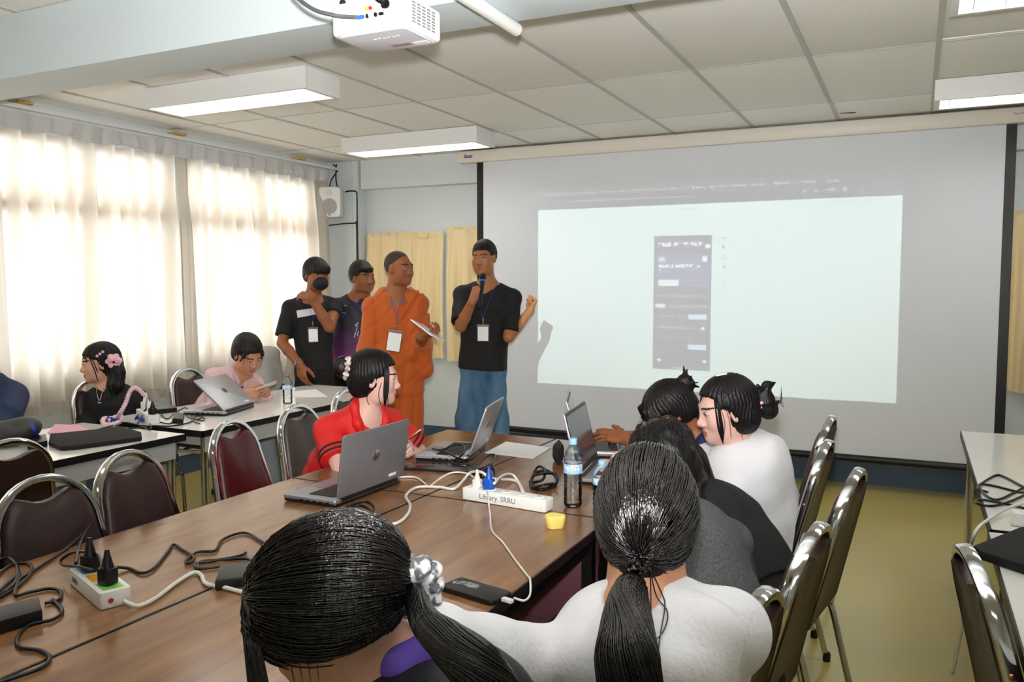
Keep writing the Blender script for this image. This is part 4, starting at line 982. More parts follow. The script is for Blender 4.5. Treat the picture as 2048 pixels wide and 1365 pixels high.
# ------------------------------------------------------------------ heads and hands
def add_head(f, H, female=False, s=1.0, fat=0.0, smile=0.0, ears=True):
    """H: frame at eye level, columns right / forward / up; s: size"""
    class S:
        R = H.R
        def __call__(q, x, y, z): return H(x * s, y * s, z * s)
    h = S(); e = lambda c, r, k=0.02, mode='+': f.ell(c, np.array(r) * s, h, k * s, mode)
    w = 0.94 if female else 1.0
    e((0, -.018, .030), (.073, .093, .086)); e((0, .022, -.020), (.063 * w + fat * .5, .064, .086), .03)
    e((0, .038, -.075), ((.045 + fat) * w, .043, .034), .03); e((0, .066, -.096), (.018 * w, .016, .014), .022)
    for q in (-1, 1):
        e((q * (.042 + fat * .6), .050, -.030), (.022, .026, .026), .025); e((q * (.046 + fat) * w, .012, -.072), (.020, .030, .030), .03)
    f.cap(h(-.034, .074, .021), h(.034, .074, .021), .012 * s, .012 * s, .018 * s)
    for q in (-1, 1): e((q * .032, .094, .003), (.017, .014, .011), .014, '-')
    f.cap(h(0, .078, .010), h(0, .092, -.030), .0085 * s, .0115 * s, .018 * s); e((0, .097, -.033), (.0125, .0115, .0105), .012)
    for q in (-1, 1): e((q * .0145, .089, -.037), (.0085, .0105, .0075), .007)
    for q in (-1, 1):
        e((q * .032, .0735, .002), (.0165, .0125, .0115), .006); e((q * .032, .089, .0012), (.0125, .012, .0034), .002, '-')
    e((0, .0795, -.063), (.022, .0125, .0068), .007); e((0, .0780, -.0730), (.018, .0125, .0078), .006); e((0, .094, -.0675 - smile * .001), (.022, .012, .0015), .003, '-')
    for q in (-1, 1) if ears else ():
        E = Frame(h(q * .074, -.010, -.006), H.R @ np.array([[1, q * .25, 0], [-q * .25, 1, .18], [0, -.18, 1]]))
        f.ell((0, 0, 0), np.array((.0085, .0185, .031)) * s, E, .008 * s); f.ell((q * .007 * s, .003 * s, .004 * s), np.array((.006, .010, .018)) * s, E, .005 * s, '-')
    return h
def head_zones(h, H, s, brows=True, lips=True):
    def fn(C):
        q = ((C - H.o) @ H.R) / s; x = np.abs(q[:, 0]); z = np.zeros(len(C), int)
        if lips:
            up = ((q[:, 0] / .0235) ** 2 + ((q[:, 2] + .0635) / .0065) ** 2 < 1) & (q[:, 1] > .07); lo_ = ((q[:, 0] / .0205) ** 2 + ((q[:, 2] + .0735) / .0085) ** 2 < 1) & (q[:, 1] > .07); z[up | lo_] = 1
        if brows:
            zb = .0215 + .004 * np.sin((x - .012) / .04 * 2.6); z[(x > .011) & (x < .052) & (np.abs(q[:, 2] - zb) < .0036) & (q[:, 1] > .03)] = 2
            z[(x > .018) & (x < .047) & (np.abs(q[:, 2] - .0060 + (x - .032) ** 2 * 14) < .0013) & (q[:, 1] > .06)] = 2
        return z
    return fn
def eye_material():
    m = bpy.data.materials.new('brown eye'); m.use_nodes = True; nt = m.node_tree; N = nt.nodes; L = nt.links; p = N['Principled BSDF']
    tc = N.new('ShaderNodeTexCoord'); s = N.new('ShaderNodeSeparateXYZ'); r = N.new('ShaderNodeValToRGB'); r.color_ramp.interpolation = 'CONSTANT'; e = r.color_ramp.elements
    mr = N.new('ShaderNodeMapRange'); mr.inputs[1].default_value = 0.0; mr.inputs[2].default_value = 0.0125
    e[0].position = 0; e[0].color = rgb(226, 216, 208); e[1].position = 0.84; e[1].color = rgb(48, 28, 20); x = r.color_ramp.elements.new(0.95); x.color = rgb(8, 6, 6)
    L.new(tc.outputs['Object'], s.inputs[0]); L.new(s.outputs[1], mr.inputs[0]); L.new(mr.outputs[0], r.inputs[0]); L.new(r.outputs[0], p.inputs['Base Color']); p.inputs['Roughness'].default_value = 0.15
    return m
M_EYE = eye_material(); EYE_ME = None
def add_eyes(H, s, parent, look=(0, 0)):
    global EYE_ME
    for q in (-1, 1):
        if EYE_ME is None:
            o = MB().sphere((0, 0, 0), 0.0122, n=16).build('eye', M_EYE, smooth=180); EYE_ME = o.data
        else: o = bpy.data.objects.new('eye', EYE_ME); COL.objects.link(o)
        a, b = math.radians(look[0]), math.radians(look[1])
        R = H.R @ np.array(Matrix.Rotation(-a, 3, 'Z') @ Matrix.Rotation(-b, 3, 'X'))
        o.matrix_world = Matrix.Translation(H(q * .032 * s, .0735 * s, .0015 * s)) @ Matrix(R.tolist()).to_4x4() @ Matrix.Scale(s, 4)
        o.location = H(q * .032 * s, .0735 * s, .0015 * s); o.rotation_euler = Matrix(R.tolist()).to_euler(); o.scale = (s, s, s)
        adopt(o, parent, True)
FING = ((.027, .084, (.043, .026, .021), .0085), (.009, .089, (.047, .030, .022), .0088), (-.010, .085, (.043, .028, .021), .0083), (-.027, .076, (.034, .021, .018), .0073))
POSES = {   # per finger (mcp, pip, dip) flexion; thumb: directions of the last two phalanges in (thumbward, fingers, back)
    'relaxed': (((18, 28, 15), (24, 32, 18), (30, 36, 20), (36, 40, 22)), ((.75, .62, -.2), (.45, .85, -.3), (.25, .93, -.25))),
    'grip': (((55, 75, 40), (60, 80, 42), (64, 82, 44), (68, 84, 44)), ((.55, .55, -.65), (.05, .75, -.65), (-.45, .70, -.55))),
    'hold': (((40, 55, 25), (45, 58, 28), (50, 60, 30), (52, 62, 30)), ((.55, .60, -.55), (.30, .80, -.5), (.05, .90, -.4))),
    'fist': (((75, 95, 55), (80, 98, 55), (82, 98, 55), (84, 98, 55)), ((.65, .60, -.35), (.85, .45, .1), (.95, .2, .25))),
    'flat': (((8, 12, 8), (10, 14, 8), (12, 16, 10), (14, 18, 10)), ((.70, .70, -.1), (.5, .85, -.1), (.3, .95, -.1))),
    'type': (((10, 45, 30), (14, 50, 32), (22, 55, 34), (28, 58, 34)), ((.70, .65, -.3), (.5, .80, -.35), (.35, .85, -.4))),
}
def add_hand(f, W, d, n, side, pose='relaxed', s=1.0):
    d = nv(d); n = np.array(n, float); n = nv(n - d * (n @ d)); t = np.cross(d, n) * (1 if side == 'L' else -1)
    W = np.array(W, float); L = lambda x, y, z: W + (t * x + d * y + n * z) * s
    curls, th = POSES[pose]
    f.cap(L(0, -.02, 0), L(0, .01, 0), .021 * s, .022 * s, .02)
    for i, (x, y, ls, r) in enumerate(FING):
        f.cap(L(x * .55, .015, -.002), L(x, y, 0), .0145 * s, .0105 * s, .012 * s)
    f.ell((0, .05, -.004), np.array((.034, .042, .012)) * s, Frame(W, np.stack((t * s, d * s, n * s), 1) / s), .012 * s)
    for i, (x, y, ls, r) in enumerate(FING):
        p = L(x, y, 0); a = 0.0; sp = math.radians((1.5 - i) * 3.5)
        for j, l in enumerate(ls):
            a += math.radians(curls[i][j]); dirv = d * math.cos(a) - n * math.sin(a) + t * math.sin(sp) * math.cos(a) * 0.9
            q = p + dirv * l * s; f.cap(p, q, (r - .0004 * j) * s, (r - .0004 * (j + 1)) * s, .0035); p = q
    p = L(.016, .018, -.008); rr = (.0145, .0118, .0105, .0085)
    for j, (v, l) in enumerate(zip(th, (.046, .034, .027))):
        v = nv(v); q = p + (t * v[0] + d * v[1] + n * v[2]) * l * s; f.cap(p, q, rr[j] * s, rr[j + 1] * s, .006 if j else .014); p = q
    return L
def ik(a, b, l1, l2, pole):
    a, b = np.array(a, float), np.array(b, float); v = b - a; D = np.linalg.norm(v)
    if D > (l1 + l2) * 0.999: l1, l2 = l1 * D / (l1 + l2) * 1.002, l2 * D / (l1 + l2) * 1.002
    v = v / D; x = (l1 * l1 - l2 * l2 + D * D) / (2 * D); y = math.sqrt(max(0, l1 * l1 - x * x))
    p = np.array(pole, float) - a; p = nv(p - v * (p @ v)); return a + v * x + p * y
def NP(v): return np.array((v[0], v[1], v[2]), float)
def D_(px, py, dep): return NP(at_d(px, py, dep))
from mathutils.bvhtree import BVHTree
def surf(objs):
    """ray caster over meshes given in world space"""
    vs = []; fs = []
    for o in objs:
        n = len(vs); vs += [v.co.copy() for v in o.data.vertices]; fs += [[i + n for i in p.vertices] for p in o.data.polygons]
    return BVHTree.FromPolygons(vs, fs)
def hit(bv, px, py, off=0.003):
    d = ray(px, py).normalized(); h = bv.ray_cast(CAM, d)
    if h[0] is None: return None
    n = h[1]
    if n.dot(d) > 0: n = -n
    return h[0] + n * off
def patch(name, bv, quad, m, parent, nx=8, ny=4, off=0.003, jump=0.12):
    """a cloth patch laid on a surface; quad: four picture corners a b c d (around)"""
    a, b, c, d = [Vector(q) for q in quad]; vs = []; last = None
    for j in range(ny + 1):
        for i in range(nx + 1):
            u, v = i / nx, j / ny; p = a.lerp(b, u).lerp(d.lerp(c, u), v); h = hit(bv, p.x, p.y, off)
            if h is None or (last is not None and last.z > 0 and (h - last).length > jump): h = last if last is not None else Vector((0, 0, -1))
            vs.append(h); last = h
    if any(v.z < -.5 for v in vs): return None
    fs = [(j * (nx + 1) + i, j * (nx + 1) + i + 1, (j + 1) * (nx + 1) + i + 1, (j + 1) * (nx + 1) + i) for j in range(ny) for i in range(nx)]
    return MB().add(vs, fs).build(name, m, parent, smooth=180, world=True)
# ------------------------------------------------------------------ people
def skin(name, c, rough=0.5): return mat(name, c, rough, spec=0.4, bump=(350, 0.03), var=(14, tuple(v * 0.92 for v in c[:3]) + (1,), 0.3))
SK_TAN = skin('tan skin', rgb(170, 112, 74)); SK_BROWN = skin('brown skin', rgb(148, 90, 56)); SK_LIGHT = skin('light skin', rgb(222, 170, 144)); SK_MED = skin('medium skin', rgb(198, 142, 110)); SK_PALE = skin('powdered pale skin', rgb(220, 176, 162))
LIP_M = mat('natural brown pink lips', rgb(150, 84, 78), 0.4); LIP_F = mat('rosy lips', rgb(178, 98, 94), 0.4); BROW = mat('dark brow hair', rgb(34, 24, 20), 0.7)
def hair_material(name, c, rough=0.42, spec=0.35):
    return mat(name, c, rough, spec=spec, bump=(260, 0.25, 2), stretch=(1, 1, 0.12))
HAIR = hair_material('black hair', rgb(16, 13, 14)); HAIRB = hair_material('brownish black hair', rgb(30, 22, 22), 0.3)
M_TEE = mat('black cotton', rgb(20, 20, 22), 0.8, bump=(500, 0.15)); M_DENIM = mat('faded blue denim', rgb(44, 82, 122), 0.75, bump=(600, 0.2), var=(5, rgb(96, 134, 166), 0.12), stretch=(1, 1, .35))
M_ORANGE = mat('burnt orange robe cloth', rgb(186, 84, 14), 0.75, bump=(300, 0.1), sheen=0.2); M_TROUSER = mat('black trousers', rgb(24, 23, 24), 0.8)

class Person: pass
def person(label, head, yaw, pelvis, byaw, female=False, hs=1.0, pitch=0, roll=0, fat=0.0, skinm=SK_TAN, lipm=None, smile=0, look=(0, 0),
           sw=0.175, chest=(.165, .108), waist=(.145, .10), hip=(.165, .118), neck=(.052, .056), neck_len=.165, arms={}, upper=.285, fore=.25, hand_s=1.0,
           top=None, topname='shirt', sleeve=0.72, loose=0.012, hem=0.10, fold=None, collar_r=(.062, .066, .045), legs=None, bottom=None, bottomname='trousers', legr=(.085, .066, .052),
           shoes=None, hres=0.0033, gres=0.0068, lean_up=0.0, eyes=True, shirt_extra=None, body_extra=None, ears=True, drop=.075):
    p = Person(); female_ = female
    O = np.array(head, float); H = facing(O, yaw, pitch, roll); P0 = np.array(pelvis, float)
    N = H(0, -.040 * hs, -neck_len * hs)                       # pit of the neck
    up = nv(N - P0); a = math.radians(byaw); s = V3(math.sin(a), -math.cos(a), 0); s = nv(s - up * (s @ up)); fr = np.cross(up, s); T = Frame(N, np.stack((s, fr, up), 1))
    L = np.linalg.norm(N - P0); at = lambda t, x=0, y=0: P0 + up * L * t + s * x + fr * y
    root = thing('person', label, 'person', (P0[0], P0[1], 0)); p.root = root
    sh = {'R': T(sw, -.005, -drop), 'L': T(-sw, -.005, -drop)}
    p.H, p.N, p.T, p.sh, p.at, p.up, p.s, p.fr = H, N, T, sh, at, up, s, fr
    f = Field(); h = add_head(f, H, female, hs, fat, smile, ears)
    f.cap(H(0, -.022 * hs, -.055 * hs), N, neck[0], neck[1], .025); f.cap(N, T(0, 0, -.05), neck[1], .07, .03)
    for q in ('R', 'L'): f.cap(T(0, -.01, -.040), sh[q], .035, .041, .03)
    f.ecap(at(.35), at(.86), (waist[0] - .012, waist[1] - .012), (chest[0] - .012, chest[1] - .012), s, .05)
    G = Field(); thk = loose
    i_ = .006
    G.ecap(at(-hem), at(.30), (hip[0] + thk - i_, hip[1] + thk - i_), (waist[0] + thk - i_, waist[1] + thk - i_), s, .03, flat=1)
    G.ecap(at(.30), at(.72), (waist[0] + thk - i_, waist[1] + thk - i_), (chest[0] + thk - i_, chest[1] + thk - i_), s, .03)
    G.ecap(at(.72), at(.88), (chest[0] + thk - i_, chest[1] + thk - i_), (chest[0] * .88 + thk - i_, chest[1] * .80 + thk - i_), s, .03)
    G.cap(sh['R'], sh['L'], .052, .052, .04)
    for q in ('R', 'L'): G.cap(T(.05 if q == 'R' else -.05, -.012, -.012), sh[q], .042, .052, .03)
    p.el = {}; p.wr = {}; p.handf = {}
    for q, A in arms.items():
        W = np.array(A['wrist'], float); pole = np.array(A['pole'], float); E = ik(sh[q], W, upper, fore, pole); p.el[q] = E; p.wr[q] = W
        r = .044 if not female else .039
        f.cap(sh[q], E, r + .004, r - .004, .03); m = E * .65 + W * .35; f.chain([E, m, W], [r - .004, r - .003, .0255 if female else .028], .012)
        if A.get('hand', True):
            p.handf[q] = add_hand(f, W, A.get('dir', W - E), A['back'], q, A.get('pose', 'relaxed'), hand_s)
        sl = A.get('sleeve', sleeve)
        if sl <= 1: e2 = sh[q] + (E - sh[q]) * sl; G.cap(sh[q], e2, .050 + thk * .6, .056 + thk * 1.0, .025, flat=True)
        else:
            G.cap(sh[q], E, .050 + thk * .6, .045 + thk * .8, .025); w2 = E + (W - E) * min(1.0, (sl - 1)); G.cap(E, w2, .045 + thk * .8, .034 + thk * .6, .02, flat=True)
    G.ell((0, .020, .035), collar_r, T, .012, '-'); G.cap(N, H(0, 0, -.06), neck[0] + .008, neck[0] + .008, .008, '-')
    if shirt_extra: shirt_extra(G, p)
    if fold is not None: G.disp = fold
    if body_extra: body_extra(f, p)
    zones = head_zones(h, H, hs)
    spots = [(O, .165 * hs)] + [(p.wr[q] + nv(p.handf[q](0, 1, 0) - p.wr[q]) * .085, .13) for q in p.handf]
    def near(P, bs):
        m = np.zeros(len(P), bool)
        for c, r in spots: m |= np.linalg.norm(P - c, axis=1) < r
        return m
    def far(P, bs):
        m = np.ones(len(P), bool)
        for c, r in spots: m &= np.linalg.norm(P - c, axis=1) > r - bs * 1.1 - hres * 8
        return m
    V, F = f.mesh(hres, 1, near); V2, F2 = f.mesh(max(hres, .0062), 1, far)
    V, F = np.concatenate((V, V2)), np.concatenate((F, F2 + len(V)))
    p.body = np_mesh('body', V, F, [skinm, lipm or (LIP_F if female else LIP_M), BROW], root, zones)
    if eyes: add_eyes(H, hs, root, look)
    p.shirt = None
    if top is not None:
        V, F = G.mesh(gres); p.shirt = np_mesh(topname, V, F, top, root)
    p.trousers = None
    if legs is not None and bottom is not None:
        g = Field(); g.ecap(at(-.16), at(.12), (hip[0] - .01, hip[1] - .01), (waist[0], waist[1]), s, .05)
        for q in ('R', 'L'):
            hp, kn, an = [np.array(v, float) for v in legs[q]]; g.cap(hp, kn, legr[0], legr[1], .05); g.cap(kn, an, legr[1], legr[2], .03, flat=True)
        if fold is not None: g.disp = fold
        V, F = g.mesh(gres + .002); p.trousers = np_mesh(bottomname, V, F, bottom, root)
        if shoes is not None:
            for q in ('R', 'L'):
                an = np.array(legs[q][2], float); fd = V3(math.cos(a), math.sin(a), 0); x = Field()
                b = V3(an[0], an[1], 0.03); x.cap(b - fd * .05, b + fd * .14, .036, .034, .02); x.cap(V3(an[0], an[1], .09), b, .04, .042, .03); x.plane((0, 0, 0.002), (0, 0, -1))
                V, F = x.mesh(.007); np_mesh('shoe', V, F, shoes, root)
    return p
def hair_mesh(p, build, h=0.004, m=None, name='hair', disp=True, amp=0.0022, freq=240):
    f = Field(); build(f, p.H)
    if disp:
        H = p.H
        def dd(P):
            q = (P - H.o) @ H.R; a = np.arctan2(q[..., 0], q[..., 1] + .03); 
            return amp * np.sin(a * freq / 6.28 * 1.0 + 5 * q[..., 2] / .1 + 2 * np.sin(q[..., 2] * 60)) * np.clip(np.hypot(q[..., 0], q[..., 1]) / .05, 0, 1)
        f.disp = dd
    V, F = f.mesh(h); return np_mesh(name, V, F, m or HAIR, p.root)
def wisps(p, paths, r=0.0016, m=None, name='hair_wisps'):
    b = MB()
    for q in paths: b.tube(smoothpath(q, 5), [r * 1.0] * ((len(q) - 1) * 5) + [r * .3], 4)
    return b.build(name, m or HAIR, p.root, smooth=180, world=True)
def short_hair(f, H, top=.012, front=.052, side=.0, nape=-.055, s=1.0):
    f.ell((0, -.020 * s, .034 * s), (.0735 * s + top * .6, .096 * s + top * .6, .088 * s + top), H, .01)
    f.box((0, .12 * s, -.10 * s + front * s), (.16 * s, .075 * s, .10 * s), H, .02, .012, '-')
    f.box((0, .03 * s, -.13 * s + side), (.16, .055 * s, .13 * s), H, .02, .012, '-')
    f.box((0, -.05 * s, -.12 * s + nape), (.16, .16, .12 * s), H, .02, .012, '-')
def badge(p, bv, neckL, neckR, px, py, w, h_, label, roll=0.0, cords=((), ()), clip=True):
    """lanyard ribbon over the chest with a clear card holder; picture points fall onto the clothes"""
    c = hit(bv, px, py, 0.016); t = thing('name_badge', label, 'name badge', c, 0, 'name badges on blue lanyards')
    zc = Vector(p.fr); zc.z = 0; zc = (zc.normalized() + (CAM - c).normalized() * .6).normalized(); zc.z = 0.05; zc.normalize()
    up = Vector((0, 0, 1)); x = up.cross(zc).normalized(); y = zc.cross(x)
    cr, sr = math.cos(roll), math.sin(roll); x, y = x * cr + y * sr, y * cr - x * sr
    M = frame((0, 0, 0), x, y, zc)
    MB().prism(rrect(w, h_, .004, 3, 0, -h_ / 2 - .01), -.001, .0014, M).build('card_holder', clear_holder, t)
    MB().prism(rrect(w * .86, h_ * .82, .002, 2, 0, -h_ * .53 - .012), .0004, .0022, M).build('card', M_PAPER, t, smooth=0)
    MB().prism(rrect(w, h_ * .085, .002, 2, 0, -.018), .0014, .0024, M).build('top_seal', mat('brownish seal strip', rgb(90, 70, 66), 0.4), t, smooth=0)
    top = c + y * 0.035
    MB().tube([M @ Vector((0, -.012, .002)), M @ Vector((0, .008, .003)), M @ Vector((0, .034, .002))], .0045, 8).sphere(tuple(M @ Vector((0, .014, .003))), .008).build('clip', M_CHROME, t)
    for q in cords:
        P = []
        for u in q: P.append(Vector(u) if len(u) == 3 else hit(bv, u[0], u[1], .004))
        P = [v for v in P if v is not None] + [top]
        MB().tube(smoothpath(P, 5), .006, 8, flat=(.0012, .0062, (-zc.x, -zc.y, .05))).build('lanyard_ribbon', M_BLUE, t, smooth=60, world=True)
    return t
clear_holder = clear_shell('clear card holder', (0.9, 0.9, 0.92, 1), gloss=0.10)

def lock(p, q, n, top, bot, m=None, seed=1, r=.0016, s=1.0, name='face_lock'):
    """a thin lock of separate hairs falling in front of the ear"""
    rnd = random.Random(seed); W = []
    for k in range(n):
        j = rnd.uniform(-1, 1); t = rnd.uniform(.75, 1.0); y0 = .052 + .010 * j
        W.append([p.H(q * .066 * s, (y0 - .004) * s, top * s), p.H(q * .0745 * s, y0 * s, (top * .45) * s), p.H(q * .0735 * s, (y0 - .004 + .004 * rnd.random()) * s, (bot * .45) * s), p.H(q * (.066 + .004 * rnd.random()) * s, (y0 - .006 - .008 * j) * s, bot * t * s)])
    return wisps(p, W, r, m, name)
# ---- man with the microphone
def man_mic():
    O = D_(968, 517, 5.992); P0 = V3(O[0] - .02, O[1] + .03, .99)
    W = D_(946, 600, 5.703); W2 = D_(1060, 622, 6.056)
    p = person('man in black t-shirt and blue jeans talking into a microphone before the screen', O, -86, P0, -66, hs=1.06, pitch=2, roll=3, skinm=SK_TAN, neck=(.052, .058), neck_len=.188, look=(-8, 0),
        sw=.188, chest=(.170, .114), waist=(.162, .11), hip=(.172, .126), upper=.305, fore=.266, hand_s=1.05,
        arms={'R': dict(wrist=W, pole=D_(905, 720, 5.885), dir=D_(958, 568, 5.735) - W, back=D_(925, 590, 5.585) - W, pose='grip', sleeve=.86), 'L': dict(wrist=W2, pole=D_(1035, 760, 5.885), dir=D_(1076, 590, 6.099) - W2, back=D_(1150, 640, 6.153) - W2, pose='fist', sleeve=.86)},
        top=M_TEE, topname='t_shirt', loose=.014, hem=.22, fold=folds(.012, 26, ((1, .3, .35), (.3, 1, -.2), (.5, .5, .6)), seed=2), collar_r=(.085, .08, .045),
        legs={'R': (P0 + V3(-.072, -.03, -.07), P0 + V3(-.10, -.05, -.48), P0 + V3(-.12, -.02, -.93)), 'L': (P0 + V3(.072, .03, -.07), P0 + V3(.09, .01, -.48), P0 + V3(.11, .05, -.93))}, bottom=M_DENIM, bottomname='jeans', legr=(.080, .096, .106), shoes=M_WHITE)
    hair_mesh(p, lambda f, H: short_hair(f, H, .013, .052, .012, -.035, 1.06))
    bv = surf([p.shirt])
    mic = thing('microphone', 'black handheld microphone with a blue ring held under the chin', 'microphone', D_(962, 585, 5.692))
    a, b = D_(959, 616, 5.650), D_(966, 550, 5.767); d = nv(b - a)
    MB().tube([a, a + d * .10, b - d * .055], [.011, .0135, .018], 14).build('handle', M_BLACK, mic, world=True)
    MB().tube([b - d * .058, b - d * .046], .0215, 14).build('ring', mat('bright blue ring', rgb(30, 120, 200), 0.4), mic, world=True)
    MB().sphere(b - d * .018, (.025, .025, .029), n=14).build('grille', mat('black microphone mesh', rgb(20, 20, 22), 0.5, bump=(900, 0.6)), mic, world=True)
    badge(p, bv, None, None, 967, 646, .088, .125, 'clear badge with blank white card hanging on the black t-shirt of the microphone man', 0.0, (((p.T(.055, .03, .03)), (955, 600), (962, 622)), ((p.T(-.062, .035, .03)), (986, 580), (978, 605), (970, 625))))
    return p
man_mic()

# ---- monk
def monk():
    O = D_(799, 538, 5.5); P0 = V3(O[0] - .03, O[1] + .03, .94)
    W = D_(842, 674, 5.30)
    def robe(G, p):
        at = p.at
        G.ecap(at(-1.55), at(-.05), (.165, .135), (.15, .125), p.s, .04); G.ecap(at(-.05), at(.62), (.15, .125), (.152, .118), p.s, .04)
        G.cap(p.T(.165, .01, -.09), p.at(.22, .215, .04), .055, .062, .05)                     # cloth over the hidden right arm
        G.cap(p.at(.22, .21, .05), p.at(.05, .08, .12), .058, .05, .06)
        G.chain([p.T(-.14, .04, -.02), p.at(.55, -.09, .10), p.at(.2, -.07, .12)], [.040, .036, .04], .03)   # thick roll down from the left shoulder
        E = p.el['L']; G.cap(p.sh['L'], E, .052, .058, .03); G.cap(E, E * .55 + W * .45, .058, .056, .02, flat=True)
        G.cap(E, E + V3(0.01, .02, -.17), .052, .06, .04)
        G.cap(p.T(.08, .015, -.02), p.T(-.08, .015, -.02), .050, .050, .04); G.cap(p.T(.07, -.03, .0), p.T(-.07, -.03, .0), .045, .045, .04)
    def fold(P):
        q = P - V3(*O); u = q[..., 0] * .62 + q[..., 1] * .2 - q[..., 2] * .78; w = q[..., 0] * .8 + q[..., 2] * .5
        low = np.clip((.95 - P[..., 2]) / .3, 0, 1)
        d1 = np.abs(np.sin(u * 27 + 1.5 * np.sin(w * 7) + .8 * np.sin(q[..., 1] * 9)))
        d2 = np.abs(np.sin(q[..., 0] * 24 + q[..., 1] * 21 + 1.2 * np.sin(P[..., 2] * 4)))
        g1 = np.exp(-(d1 / .30) ** 2); g2 = np.exp(-(d2 / .35) ** 2)
        return .021 * g1 * (1 - low) * np.clip(.55 + .5 * np.sin(w * 9 + 1), .2, 1) + .018 * g2 * np.clip(low, .25, 1) - .003
    p = person('shaven headed monk wrapped in a burnt orange robe, looking towards the man with the microphone', O, -8, P0, -50, hs=1.0, pitch=-2, skinm=SK_BROWN, neck=(.056, .064), neck_len=.165, smile=1,
        sw=.155, chest=(.145, .11), waist=(.145, .115), hip=(.147, .12), upper=.275, fore=.245, arms={'L': dict(wrist=W, pole=D_(850, 760, 5.6), dir=D_(866, 668, 5.27) - W, back=D_(850, 720, 5.22) - W, pose='hold', sleeve=1.5)},
        top=M_ORANGE, topname='robe', loose=.008, hem=.3, fold=fold, shirt_extra=robe, gres=.0058, collar_r=(.02, .02, .01),
        legs=None)
    f = Field(); f.ell((0, -.021, .033), (.0745, .0950, .0875), p.H, .01); f.box((0, .13, -.04), (.16, .072, .115), p.H, .02, .02, '-'); f.box((0, .05, -.14), (.16, .085, .14), p.H, .02, .02, '-'); f.box((0, -.1, -.19), (.16, .16, .12), p.H, .02, .02, '-')
    V, F = f.mesh(.004); np_mesh('hair', V, F, mat('shaven hair stubble', rgb(52, 34, 26), 0.6, bump=(700, 0.3)), p.root)
    x = Field()
    for q in (-1, 1): b = V3(O[0] + q * .09, O[1] - .03, .03); x.cap(b, b + V3(.06, -.10, 0), .038, .036, .02)
    x.plane((0, 0, .004), (0, 0, -1)); V, F = x.mesh(.007); np_mesh('sandals', V, F, mat('brown leather sandal', rgb(80, 50, 34), 0.6), p.root)
    bv = surf([p.shirt])
    tb = thing('tablet', 'white tablet held out in the hand of the monk', 'tablet', D_(858, 662, 5.25))
    c = D_(855, 661, 5.26); ax = nv(D_(880, 681, 5.20) - D_(831, 644, 5.33)); n = nv(V3(.35, .28, 1.0)); n = nv(n - ax * (n @ ax)); b = np.cross(n, ax)
    MB().prism(rrect(.215, .15, .010, 4), -.004, .004, frame(c, ax, b, n), b=.002).build('body', M_WHITE, tb, world=True)
    MB().prism(rrect(.19, .13, .003, 2), .0041, .0046, frame(c, ax, b, n)).build('display', mat('pale lilac display', rgb(214, 208, 226), 0.2), tb, world=True)
    badge(p, bv, None, None, 791, 656, .100, .145, 'clear badge with blank white card tilted on the front of the orange robe', -.16, (((775, 568), (782, 595), (790, 628)), ((806, 578), (803, 600), (795, 628))))
    return p
monk()

